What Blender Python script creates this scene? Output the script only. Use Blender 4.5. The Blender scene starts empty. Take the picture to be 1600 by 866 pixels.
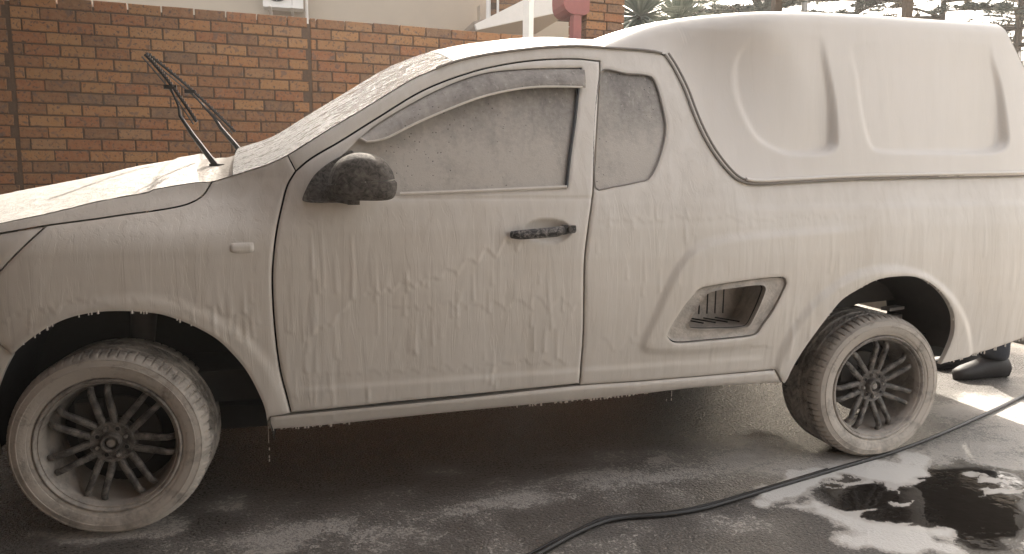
import bpy, math, random
import numpy as np
from mathutils import Vector, Matrix
from mathutils.geometry import delaunay_2d_cdt
R = math.radians
random.seed(4); rng = np.random.default_rng(4)
C = bpy.context.scene.collection
scene = bpy.context.scene

# ---------------- camera, world, sun, exposure ----------------
cam_d = bpy.data.cameras.new('camera'); cam = bpy.data.objects.new('camera', cam_d); C.objects.link(cam)
yaw, pitch, roll = R(14.55), R(8.0), R(0.52)
f = Vector((math.sin(yaw)*math.cos(pitch), math.cos(yaw)*math.cos(pitch), -math.sin(pitch)))
r0 = Vector((math.cos(yaw), -math.sin(yaw), 0)); u0 = r0.cross(f)
r_ = math.cos(roll)*r0 + math.sin(roll)*u0; u_ = -math.sin(roll)*r0 + math.cos(roll)*u0
m = Matrix((r_, u_, -f)).transposed().to_4x4(); m.translation = Vector((.600, -2.384, 1.091))
cam.matrix_world = m
cam_d.sensor_width = 36; cam_d.lens = 1192/1600*36; cam_d.clip_start = .05; cam_d.clip_end = 2000
scene.camera = cam

SUN = Vector((.26, 1.0, .80)).normalized()          # direction towards the sun: behind the truck, towards its tail
world = bpy.data.worlds.new('World'); scene.world = world; world.use_nodes = True
nt = world.node_tree; nt.nodes.clear()
sky = nt.nodes.new('ShaderNodeTexSky'); sky.sky_type = 'NISHITA'; sky.sun_disc = False
sky.sun_elevation = math.asin(SUN.z); sky.sun_rotation = math.atan2(SUN.x, SUN.y)
sky.air_density = 1.0; sky.dust_density = 4.0; sky.ozone_density = .6
hs = nt.nodes.new('ShaderNodeHueSaturation'); hs.inputs['Saturation'].default_value = .45
wb = nt.nodes.new('ShaderNodeMix'); wb.data_type = 'RGBA'; wb.blend_type = 'MULTIPLY'; wb.inputs[0].default_value = 1
wb.inputs[7].default_value = (1.095, 1.0, .885, 1)      # warm white balance of the photograph
bg = nt.nodes.new('ShaderNodeBackground'); bg.inputs['Strength'].default_value = .13
wo = nt.nodes.new('ShaderNodeOutputWorld')
nt.links.new(sky.outputs[0], hs.inputs['Color']); nt.links.new(hs.outputs[0], wb.inputs[6])
nt.links.new(wb.outputs[2], bg.inputs['Color']); nt.links.new(bg.outputs[0], wo.inputs[0])
sun_d = bpy.data.lights.new('sun', 'SUN'); sun_d.energy = 2.4; sun_d.angle = R(.5); sun_d.color = (1, .93, .82)
sun = bpy.data.objects.new('sun', sun_d); C.objects.link(sun)
sun.rotation_euler = (-SUN).to_track_quat('-Z', 'Y').to_euler(); sun.location = (6, 6, 12)
vs = scene.view_settings
vs.view_transform = 'Standard'; vs.look = 'None'; vs.exposure = 2.12; vs.gamma = 1; vs.use_curve_mapping = False

# ---- body surface: y (depth) of the near flank at (x, z), metres; x runs to the tail, z up
_zp=np.array([.20,.26,.30,.34,.40,.50,.60,.70,.80,.90,.98,1.03,1.08,1.14,1.80])
_yp=np.array([.07,.050,.032,.010,.004,-.004,-.010,-.012,-.008,.002,.018,.034,.054,.079,.356])
_zz=np.linspace(.1,1.9,901); _yy=np.interp(_zz,_zp,_yp)
_k=np.exp(-np.linspace(-2,2,21)**2); _k/=_k.sum()
_yy=np.convolve(np.pad(_yy,10,mode='edge'),_k,mode='valid')
def sst(a,b,x):
    t=np.clip((x-a)/(b-a),0,1); return t*t*(3-2*t)
def nose(x): return .55*np.maximum(0,-.12-x)**2+.25*np.maximum(0,x-3.15)**2
def S(x,z):
    x=np.asarray(x,float); z=np.asarray(z,float)
    y=np.interp(z,_zz,_yy)
    w=1-sst(.30,.66,x)
    y=y+w*(.085*sst(.84,1.04,z)-.42*.8*np.maximum(0,z-1.06))
    return y+nose(x)
def seam_w(x,z):
    xs=np.interp(z,[1.06,1.10,1.16,1.23,1.30,1.38,1.46,1.51,1.60],[2.06,2.02,1.975,1.942,1.918,1.893,1.858,1.83,1.77])
    return sst(0,.5,x-xs)
def SC(x,z):
    w=seam_w(x,z)
    b=.050+.17*(z-1.08)
    return (1-w)*np.interp(z,_zz,_yy)+w*b+nose(x)

# ---- measured outlines, metres: (x along the truck, z up) ----
A = {"arch_front": [[-0.2657, 0.5051],[-0.2352, 0.5592],[-0.1641, 0.6186],[-0.0947, 0.6566],[-0.0296, 0.6733],[0.0455, 0.6771],[0.1451, 0.6665],[0.2028, 0.6462],[0.2627, 0.6147],[0.3109, 0.5792],[0.352, 0.5313],[0.388, 0.4767],[0.415, 0.4155],[0.4349, 0.3534],[0.4394, 0.3003]], "door_front": [[0.5482, 1.082],[0.5226, 1.0392],[0.5055, 0.9796],[0.4886, 0.9044],[0.4778, 0.8291],[0.4719, 0.7551],[0.4733, 0.6292],[0.4848, 0.4792],[0.5033, 0.3822],[0.5129, 0.3313]], "door_bottom": [[0.5129, 0.3313],[0.8008, 0.3437],[1.1152, 0.3551],[1.4631, 0.3685]], "door_rear": [[1.4631, 0.3685],[1.4688, 0.5252],[1.4666, 0.7771],[1.4803, 0.8944],[1.5059, 1.0203],[1.5159, 1.0753],[1.5523, 1.2636],[1.5846, 1.4339],[1.5899, 1.4731]], "door_top": [[1.5899, 1.4731],[1.5047, 1.4775],[1.3823, 1.4696],[1.2606, 1.4505],[1.1232, 1.4146],[0.9585, 1.3475],[0.7985, 1.2485],[0.6833, 1.1742],[0.5948, 1.1206],[0.5482, 1.082]], "pillar_edge": [[0.2988, 1.0468],[0.3934, 1.0777],[0.4666, 1.1027],[0.5245, 1.1306],[0.6485, 1.2106],[0.8013, 1.3066],[0.9212, 1.3822],[1.0114, 1.4241],[1.0862, 1.4515],[1.1791, 1.4758],[1.2993, 1.4974],[1.3869, 1.5109],[1.5055, 1.5215],[1.6108, 1.5209],[1.7478, 1.5195],[1.8144, 1.5144],[1.8456, 1.5052]], "pillar_seam": [[0.5245, 1.1306],[0.5482, 1.082]], "window_top": [[0.7465, 1.1814],[0.7973, 1.2251],[0.9082, 1.2943],[1.039, 1.3624],[1.1643, 1.4086],[1.2751, 1.4265],[1.3785, 1.4354],[1.5146, 1.4435]], "window_out": [[1.5146, 1.4435],[1.496, 1.3702],[1.4708, 1.2615],[1.4373, 1.1384],[1.4128, 1.0327]], "belt": [[1.4128, 1.0327],[1.1179, 1.0197],[0.8613, 1.0094],[0.6945, 1.0016],[0.6181, 0.9977]], "window_front": [[0.6181, 0.9977],[0.6592, 1.0928],[0.7096, 1.1467]], "visor_top": [[0.7461, 1.1859],[0.7965, 1.2245],[0.9069, 1.2934],[1.0372, 1.3613],[1.162, 1.4073],[1.2724, 1.4252],[1.3753, 1.434],[1.5275, 1.4428]], "visor_bottom": [[1.5149, 1.3733],[1.4989, 1.3756],[1.3654, 1.3723],[1.2801, 1.3626],[1.1532, 1.3322],[1.0298, 1.2846],[0.9095, 1.2307],[0.8238, 1.187],[0.7637, 1.175],[0.7455, 1.1855]], "mirror_sail": [[0.5669, 0.9903],[0.5754, 1.0262],[0.6011, 1.0689],[0.6383, 1.1024],[0.6817, 1.1285],[0.7233, 1.1449],[0.7248, 0.9841],[0.671, 0.9843]], "quarter": [[1.5893, 1.4329],[1.6857, 1.4323],[1.7778, 1.4244],[1.7945, 1.3887],[1.8046, 1.319],[1.8064, 1.2485],[1.7936, 1.1994],[1.7506, 1.1118],[1.7115, 1.0637],[1.6793, 1.0549],[1.5822, 1.0374],[1.5145, 1.0351]], "seam": [[1.8464, 1.51],[1.8716, 1.4636],[1.9024, 1.3824],[1.9214, 1.3016],[1.9426, 1.232],[1.9729, 1.1635],[2.0164, 1.0998],[2.0547, 1.0656],[2.1077, 1.0514],[2.2327, 1.0553],[2.4809, 1.0681],[2.7904, 1.077],[3.3318, 1.0893]], "seam_c": [[1.8462, 1.5099],[1.8715, 1.4635],[1.9023, 1.3824],[1.9214, 1.3016],[1.9426, 1.232],[1.9729, 1.1635],[2.0164, 1.0998],[2.0547, 1.0656],[2.1078, 1.0514],[2.233, 1.0553],[2.48, 1.0681],[2.7874, 1.077],[3.324, 1.0893]], "blister_a": [[2.3824, 1.5894],[2.2629, 1.5894],[2.158, 1.5736],[2.1158, 1.5422],[2.0906, 1.49],[2.0827, 1.444],[2.0835, 1.3861],[2.1011, 1.3053],[2.1438, 1.2163],[2.2032, 1.1759],[2.2675, 1.1549],[2.3788, 1.1552],[2.4345, 1.1652],[2.4599, 1.1888],[2.4664, 1.2262],[2.4592, 1.3636],[2.4359, 1.4957],[2.4173, 1.5859]], "blister_b": [[2.5531, 1.5622],[2.5587, 1.428],[2.5709, 1.3153],[2.5912, 1.224],[2.6186, 1.1773],[2.6921, 1.1649],[3.0505, 1.1677],[3.1839, 1.1747],[3.2349, 1.1974],[3.2489, 1.2368],[3.2279, 1.4208],[3.1936, 1.539],[3.1748, 1.5929]], "canopy_rear": [[3.2271, 1.6658],[3.2654, 1.6481],[3.3082, 1.5752],[3.3529, 1.5069]], "arch_rear": [[2.2673, 0.3188],[2.2875, 0.3801],[2.328, 0.4519],[2.3702, 0.5133],[2.4216, 0.5814],[2.4672, 0.6302],[2.5255, 0.6628],[2.5936, 0.6934],[2.655, 0.7061],[2.76, 0.7069],[2.8251, 0.6894],[2.8946, 0.6466],[2.9458, 0.5938],[2.9741, 0.5421],[2.9824, 0.4752],[2.966, 0.4087],[2.9435, 0.3549]], "tail_bottom": [[2.9435, 0.3549],[3.1412, 0.3899],[3.3506, 0.4372]], "step_outer": [[1.776, 0.5311],[1.7885, 0.5098],[1.8149, 0.4993],[1.9073, 0.5006],[2.0963, 0.5092],[2.1263, 0.5185],[2.1436, 0.5426],[2.1845, 0.6012],[2.2279, 0.6908],[2.2241, 0.7118],[2.2072, 0.7191],[2.1182, 0.7158],[1.9306, 0.6961],[1.8868, 0.6873],[1.8659, 0.6676],[1.8247, 0.6182]], "step_inner": [[1.8604, 0.5619],[1.8713, 0.5476],[1.9663, 0.541],[2.0879, 0.5427],[2.1065, 0.5631],[2.1513, 0.6757],[2.14, 0.69],[2.0311, 0.684],[1.9394, 0.6721],[1.918, 0.6591]], "emboss": [[2.1008, 0.466],[1.8737, 0.4588],[1.7018, 0.4725],[1.6832, 0.4989],[1.7184, 0.5839],[1.7653, 0.6943],[1.8113, 0.7771],[1.8666, 0.8288],[1.9772, 0.8624],[2.2832, 0.8857],[2.6913, 0.9001]], "handle": [[1.2093, 0.8973],[1.2109, 0.8706],[1.385, 0.8808],[1.4283, 0.8853],[1.4292, 0.9137],[1.386, 0.9162]], "keyhole": [[1.3999, 0.8994]], "cup": [[1.2542, 0.8927],[1.3384, 0.9352],[1.4208, 0.8992],[1.3362, 0.8543]], "repeater": [[0.3548, 0.8686],[0.3587, 0.8426],[0.4199, 0.8425],[0.4235, 0.8696]], "hood_crease": [[-0.2568, 0.93],[-0.13, 0.9583],[-0.0029, 0.9918],[0.1214, 1.0157],[0.1333, 1.0233],[0.2513, 1.0446],[0.2988, 1.0468]], "hood_seam": [[-0.2509, 0.902],[-0.1354, 0.9225],[-0.0077, 0.94],[0.062, 0.9507],[0.1566, 0.9634],[0.2229, 0.9771],[0.2584, 0.9933],[0.2775, 1.0093],[0.2862, 1.0236],[0.2988, 1.0468]], "lamp": [[-0.1354, 0.9225],[-0.248, 0.8014],[-0.2509, 0.902]], "sill_low": [[0.4394, 0.3003],[0.454, 0.2743],[1.0128, 0.2901],[1.6957, 0.3115],[1.926, 0.3224],[2.2562, 0.3196]], "sill_line": [[0.4523, 0.3243],[0.5118, 0.3265],[1.0085, 0.3433],[1.4638, 0.3638],[1.6858, 0.3645],[2.2175, 0.3744]], "bumper": [[-0.264, 0.5896],[-0.2352, 0.5592],[-0.2715, 0.5147]]}
FOAM_PATCHES = [([(2.048, -0.173), (2.284, -0.049), (2.468, -0.022), (2.705, -0.012), (2.957, 0.042), (2.739, -0.187), (2.57, -0.235), (2.494, -0.165), (2.437, -0.127), (2.202, -0.247), (2.093, -0.308), (2.005, -0.287)], 0.035, 0.07, 11, 1.0), ([(2.073, -0.303), (2.21, -0.264), (2.264, -0.388), (2.271, -0.446), (2.334, -0.506), (2.464, -0.572), (2.383, -0.707), (2.062, -0.63), (2.086, -0.516), (2.194, -0.521), (2.147, -0.416)], 0.035, 0.07, 13, 0.97), ([(1.76, 0.237), (1.949, 0.263), (1.916, 0.133), (1.759, 0.087)], 0.06, 0.09, 9, 0.7), ([(2.359, 0.399), (2.456, 0.312), (2.373, 0.142), (2.259, 0.12), (2.244, 0.283)], 0.06, 0.09, 9, 0.7), ([(-0.223, 0.049), (0.016, 0.078), (0.256, 0.09), (0.229, -0.12), (-0.095, -0.042)], 0.06, 0.1, 8, 0.6), ([(3.387, 0.452), (3.344, -0.048), (3.107, -0.261), (2.924, -0.155), (2.962, 0.041)], 0.05, 0.06, 8, 0.55)]
WET_PATCHES = [([(2.369, -0.118), (2.696, -0.089), (2.966, -0.113), (3.158, -0.242), (2.54, -0.789), (2.344, -0.742), (2.37, -0.571), (2.224, -0.498), (2.182, -0.368)], 0.05, 0.09, 6, 1.0)]
HOSE = [(1.056, -0.519), (1.202, -0.423), (1.351, -0.328), (1.487, -0.273), (1.658, -0.281), (1.801, -0.268), (2.091, -0.183), (2.419, -0.087), (2.794, 0.023), (3.292, 0.217), (3.983, 0.525), (5.081, 1.079)]
CABLE = [(1.042, -0.502), (1.194, -0.40199999999999997), (1.349, -0.311), (1.473, -0.252), (1.65, -0.264), (1.799, -0.247), (2.0770000000000004, -0.16999999999999998), (2.411, -0.06999999999999999)]
AC = (-0.091, 0.518, 10.6, 3.5854999999999997, 4.1455)
EAVE = [(2.75, 3.018), (3.368, 3.344), (4.209, 3.775), (4.22, 3.319), (2.776, 2.945)]
GABLE = (3.166, 4.5, 3.323, 4.023)
STREET = (13.985, 17.0)
FENCE = (10.63, 7.0, 2.907)
TREES = [('conifer_tree', 12.652, 17, 8.5, 3.0, 3, 'dark green layered conifer left of the grey pole', 'cedar_leaf', 15, 1.9, 0.36), ('conifer_tree', 17.283, 19, 9.5, 3.2, 5, 'grey-green conifer between the grey pole and the bare-limbed tree', 'cedar_leaf', 15, 1.5, 0.33), ('conifer_tree', 17.809, 16, 9, 3.1, 8, 'sparse conifer with brownish foliage over the rear of the canopy', 'dry_leaf', 15, 1.1, 0.25), ('conifer_tree', 17.259, 13, 8, 3.0, 12, 'conifer with thick dark limbs at the far right edge', 'cedar_leaf', 15, 1.2, 0.2)]
PALMS = [(5.347, 8.5, 3.356, 3, 'left spiky grey-green palm just behind the brick pillar'), (6.465, 9.5, 3.521, 7, 'right spiky palm, nearer the bright gap of sky')]
HAZE = .0018
CPX = 2.45
PERSON = (4.04, .97)

# ---------------- helpers ----------------
def link(o, parent=None):
    C.objects.link(o)
    if parent is not None: o.parent = parent
    return o
def mesh_obj(name, verts, faces, mat=None, parent=None, smooth=True, sharp=None):
    me = bpy.data.meshes.new(name)
    me.from_pydata([tuple(map(float, v)) for v in verts], [], [tuple(map(int, q)) for q in faces])
    if mat: me.materials.append(mat)
    me.polygons.foreach_set('use_smooth', [smooth]*len(me.polygons))
    if smooth and sharp: me.set_sharp_from_angle(angle=R(sharp))
    me.update()
    return link(bpy.data.objects.new(name, me), parent)
def empty(name, loc=(0,0,0)):
    o = bpy.data.objects.new(name, None); o.location = loc; o.empty_display_size = .1
    return link(o)
def tag(o, label=None, cat=None, group=None, kind=None):
    if label: o['label'] = label
    if cat: o['category'] = cat
    if group: o['group'] = group
    if kind: o['kind'] = kind
    return o
def copy_tree(o, parent=None):
    c = o.copy(); C.objects.link(c); c.parent = parent
    for ch in list(o.children): copy_tree(ch, c)
    return c
class MB:
    def __init__(s): s.v = []; s.f = []
    def add(s, v, fs):
        n = len(s.v); s.v += [tuple(map(float, q)) for q in v]; s.f += [tuple(int(i)+n for i in q) for q in fs]; return s
    def box(s, c, d, rz=0, M=None):
        x, y, z = [q/2 for q in d]; vs_ = []
        for i in (-x, x):
            for j in (-y, y):
                for k in (-z, z):
                    p = Vector((i, j, k))
                    if rz: p = Matrix.Rotation(rz, 3, 'Z') @ p
                    if M: p = M @ p
                    vs_.append(p + Vector(c))
        return s.add(vs_, [(0,1,3,2),(4,6,7,5),(0,4,5,1),(2,3,7,6),(0,2,6,4),(1,5,7,3)])
    def tube(s, pts, rad, n=8, cap=True, flat=1.0):
        P = [Vector(q) for q in pts]; rr = rad if hasattr(rad, '__len__') else [rad]*len(P)
        vs_ = []; up = None
        for i, p in enumerate(P):
            t = (P[min(i+1, len(P)-1)] - P[max(i-1, 0)]).normalized()
            if up is None: up = Vector((0,0,1)) if abs(t.z) < .9 else Vector((1,0,0))
            a = t.cross(up).normalized(); b = a.cross(t).normalized(); up = b
            for k in range(n):
                an = 2*math.pi*k/n; vs_.append(p + rr[i]*(math.cos(an)*a + math.sin(an)*b*flat))
        fs = [(i*n+k, i*n+(k+1) % n, (i+1)*n+(k+1) % n, (i+1)*n+k) for i in range(len(P)-1) for k in range(n)]
        if cap: fs += [tuple(range(n-1, -1, -1)), tuple(range((len(P)-1)*n, len(P)*n))]
        return s.add(vs_, fs)
    def lathe(s, prof, n=48, c=(0,0,0), caps=False):      # profile of (radius, y) round the y axis
        vs_ = [(c[0]+r*math.cos(2*math.pi*k/n), c[1]+y, c[2]+r*math.sin(2*math.pi*k/n)) for r, y in prof for k in range(n)]
        fs = [(i*n+k, i*n+(k+1) % n, (i+1)*n+(k+1) % n, (i+1)*n+k) for i in range(len(prof)-1) for k in range(n)]
        if caps: fs += [tuple(range(n)), tuple(range((len(prof)-1)*n, len(prof)*n))]
        return s.add(vs_, fs)
    def prism(s, poly, axis, a, b):                       # polygon extruded along an axis
        def pt(q, w):
            l = list(q); l.insert(axis, w); return l
        n = len(poly)
        return s.add([pt(q, a) for q in poly] + [pt(q, b) for q in poly],
                     [tuple(range(n)), tuple(range(2*n-1, n-1, -1))] + [(i, (i+1) % n, n+(i+1) % n, n+i) for i in range(n)])
    def build(s, name, mat, parent=None, smooth=False, sharp=35):
        return mesh_obj(name, s.v, s.f, mat, parent, smooth, sharp)
def crom(pts, step=.008, closed=False):                  # centripetal-ish smooth resample
    P = np.array(pts, float); n = len(P)
    if n == 2: k = max(1, int(np.hypot(*(P[1]-P[0]))/step)); return P[0]+(P[1]-P[0])*np.linspace(0, 1, k+1)[:, None]
    out = []
    for i in range(n if closed else n-1):
        if closed: p0, p1, p2, p3 = P[i-1], P[i], P[(i+1) % n], P[(i+2) % n]
        else: p1, p2 = P[i], P[i+1]; p0 = P[i-1] if i else 2*p1-p2; p3 = P[i+2] if i+2 < n else 2*p2-p1
        d = np.linalg.norm(p2-p1); k = max(1, int(round(d/step)))
        m1 = (p2-p0)/(np.linalg.norm(p2-p1)+np.linalg.norm(p1-p0))*d; m2 = (p3-p1)/(np.linalg.norm(p3-p2)+np.linalg.norm(p2-p1))*d
        t = np.arange(k)[:, None]/k
        out.append((2*t**3-3*t**2+1)*p1+(t**3-2*t**2+t)*m1+(-2*t**3+3*t**2)*p2+(t**3-t**2)*m2)
    if not closed: out.append(P[-1:])
    return np.vstack(out)
def joinl(*segs):
    out = [np.array(segs[0], float)]
    for s in segs[1:]:
        s = np.array(s, float)
        if np.linalg.norm(s[0]-out[-1][-1]) < .004: s = s[1:]
        out.append(s)
    P = np.vstack(out)
    if np.linalg.norm(P[0]-P[-1]) < .004: P = P[:-1]
    return P
def area(P): x, y = P[:, 0], P[:, 1]; return .5*np.sum(x*np.roll(y, -1)-y*np.roll(x, -1))
def inset(P, g):
    if area(P) < 0: P = P[::-1]
    e = np.roll(P, -1, 0)-P; e /= np.maximum(np.linalg.norm(e, axis=1), 1e-9)[:, None]
    nrm = np.stack([-e[:, 1], e[:, 0]], 1); a = nrm+np.roll(nrm, 1, 0)
    a /= np.maximum(np.linalg.norm(a, axis=1), .3)[:, None]
    return P+a*g
def inside(Q, P):
    x, y = Q[:, 0], Q[:, 1]; c = np.zeros(len(Q), bool); x1, y1 = P[-1]
    for x2, y2 in P:
        m_ = ((y1 > y) != (y2 > y)); 
        if y1 != y2: c ^= m_ & (x < (x2-x1)*(y-y1)/(y2-y1)+x1)
        x1, y1 = x2, y2
    return c
def segdist(Q, P, closed=True):
    d = np.full(len(Q), 9.); n = len(P)
    for i in range(n if closed else n-1):
        a = P[i]; b = P[(i+1) % n]; ab = b-a; L = ab@ab
        if L < 1e-12: continue
        t = np.clip(((Q-a)@ab)/L, 0, 1); d = np.minimum(d, np.linalg.norm(Q-a-t[:, None]*ab, axis=1))
    return d
# value noise
_T = rng.random((256, 256))
def vnoise(x, y):
    xi = np.floor(x).astype(int); yi = np.floor(y).astype(int); fx = x-xi; fy = y-yi
    fx = fx*fx*(3-2*fx); fy = fy*fy*(3-2*fy); g = lambda a, b: _T[a & 255, b & 255]
    return (g(xi, yi)*(1-fx)+g(xi+1, yi)*fx)*(1-fy)+(g(xi, yi+1)*(1-fx)+g(xi+1, yi+1)*fx)*fy
def fbm(x, y, o=4):
    s = 0; a = .5
    for i in range(o): s = s+a*vnoise(x*2**i+17*i, y*2**i+31*i); a *= .5
    return s/(1-.5**o)
# foam runs and curtain edges on the flank, metres of relief towards the camera
RUNS = []
def runs(n, x0, x1, z0, z1, l0=.03, l1=.12, w0=.0035, w1=.0065, h0=.0012, h1=.0026):
    for _ in range(n):
        RUNS.append((random.uniform(x0, x1), random.uniform(z0, z1), random.uniform(l0, l1), random.uniform(w0, w1), random.uniform(h0, h1)))
runs(26, .50, .80, .45, .95, .06, .20); runs(30, .85, 1.40, .55, .80, .03, .10); runs(14, .55, 1.2, .38, .55, .03, .08)
runs(16, -.2, .42, .62, .74, .03, .08); runs(12, .30, .45, .60, .80, .05, .12); runs(22, 1.5, 2.0, .5, .98, .03, .12)
runs(26, 2.0, 3.3, .45, 1.0, .05, .22, .005, .010, .0008, .0016); runs(14, 2.2, 2.35, .45, .70, .08, .22, .004, .008)
def curtain(x, zc, amp, fr):                 # jagged lower lip of the sliding foam
    return zc+amp*(vnoise(x*fr, zc*0+3.3)+.5*vnoise(x*fr*2.7, zc*0+9.1)-.75)
def relief(x, z):
    h = .0010*(fbm(x*9, z*2.4)-.5)+.0006*(fbm(x*60, z*22, 3)-.5)
    for zc, amp, fr, hh, xa, xb in ((np.interp(x, [.5, .62, .75, .95, 1.1, 1.22, 1.45], [.60, .62, .70, .745, .80, .86, .88]), .05, 30, .0022, .56, 1.46),
                                    (.655+0*x, .05, 26, .0014, .8, 1.5), (.45+0*x, .03, 34, .0014, .55, 1.46),
                                    (np.interp(x, [-.5, -.25, -.02, .2, .45], [.60, .66, .715, .70, .62]), .045, 26, .0018, -.5, .44),
                                    (.60+.1*np.sin(x*3), .06, 22, .0012, 1.5, 2.2), (.93+0*x, .03, 40, .0014, 1.5, 2.6)):
        c = curtain(x, zc, amp, fr); k = sst(xa, xa+.05, x)*(1-sst(xb-.05, xb, x))
        h = h+.95*k*hh*np.exp(-np.maximum(0, z-c)/.03)*sst(-.004, .004, z-c)
    for a, zt, L, w, hh in RUNS:
        m_ = (np.abs(x-a) < w*3) & (z < zt+.01) & (z > zt-L-.02)
        if not m_.any(): continue
        X = x[m_]-a-.0012*np.sin((z[m_]-zt)*38); t = np.clip((zt-z[m_])/L, 0, 1.2)
        ww = w*(.55+.45*t)*1.0; end = np.sqrt(np.clip(1-np.clip((t-1)/.08, 0, 1)**2, 0, 1))
        h[m_] = h[m_]+.95*hh*(.35+.65*t)*np.exp(-(X/ww)**2)*end*sst(0, .1, t)
    return h
def panel(name, poly, mat, parent, F=None, off=0., h=.0065, holes=(), rel=1.0, g=.0025, edge=.003, flange=.02, extra=None, rad=.007):
    F = F or S
    P = inset(np.array(poly), g); H = [inset(np.array(q), -g) for q in holes]
    mn, mx = P.min(0), P.max(0)
    gx, gz = np.meshgrid(np.arange(mn[0], mx[0], h), np.arange(mn[1], mx[1], h)); Q = np.stack([gx.ravel(), gz.ravel()], 1)
    Q[:, 0] += (np.floor((Q[:, 1]-mn[1])/h) % 2)*h*.5
    Q = Q[inside(Q, P)]
    for q in H: Q = Q[~inside(Q, q)]
    loops = [P]+H
    for q in loops: Q = Q[segdist(Q, q) > h*.45]
    V = []; E = []
    for q in loops:
        b = len(V); V += list(q); E += [(b+i, b+(i+1) % len(q)) for i in range(len(q))]
    V += list(Q)
    vo, eo, fo, *_ = delaunay_2d_cdt([Vector(v) for v in V], E, [], 0, 1e-6)
    vo = np.array([tuple(v) for v in vo]); fo = np.array([t for t in fo if len(t) == 3])
    cen = vo[fo].mean(1); k = inside(cen, P)
    for q in H: k &= ~inside(cen, q)
    fo = fo[k]
    # face towards -y
    a = vo[fo]; cr = (a[:, 1, 0]-a[:, 0, 0])*(a[:, 2, 1]-a[:, 0, 1])-(a[:, 1, 1]-a[:, 0, 1])*(a[:, 2, 0]-a[:, 0, 0])
    fo[cr < 0] = fo[cr < 0][:, ::-1]
    x, z = vo[:, 0], vo[:, 1]
    dd = np.full(len(vo), 9.)
    for q in loops: dd = np.minimum(dd, segdist(vo, q))
    y = F(x, z)+off+edge*np.clip(1-dd/rad, 0, 1)**2
    if rel: y = y-rel*relief(x, z)*sst(0, .012, dd)
    if extra: y = y+extra(x, z)
    verts = [(x[i], y[i], z[i]) for i in range(len(vo))]; faces = [tuple(t) for t in fo]
    if flange:
        for q in loops:
            # nearest output vertex for each loop vertex
            d = ((vo[None, :, :]-q[:, None, :])**2).sum(2) if len(q)*len(vo) < 3e7 else None
            idx = d.argmin(1) if d is not None else np.array([((vo-v)**2).sum(1).argmin() for v in q])
            b = len(verts); n = len(q)
            for i in idx: verts.append((x[i], y[i], z[i]))
            for i in idx: verts.append((x[i], y[i]+flange, z[i]))
            rev = q is not P
            for i in range(n):
                j = (i+1) % n; t = (b+i, b+n+i, b+n+j, b+j); faces.append(t[::-1] if rev else t)
    return mesh_obj(name, verts, faces, mat, parent, True)
def sheet(fn, nu, nv): # grid of fn(u,v) -> verts, faces
    vs_ = [fn(i/nu, j/nv) for i in range(nu+1) for j in range(nv+1)]
    return vs_, [(i*(nv+1)+j, i*(nv+1)+j+1, (i+1)*(nv+1)+j+1, (i+1)*(nv+1)+j) for i in range(nu) for j in range(nv)]

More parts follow.
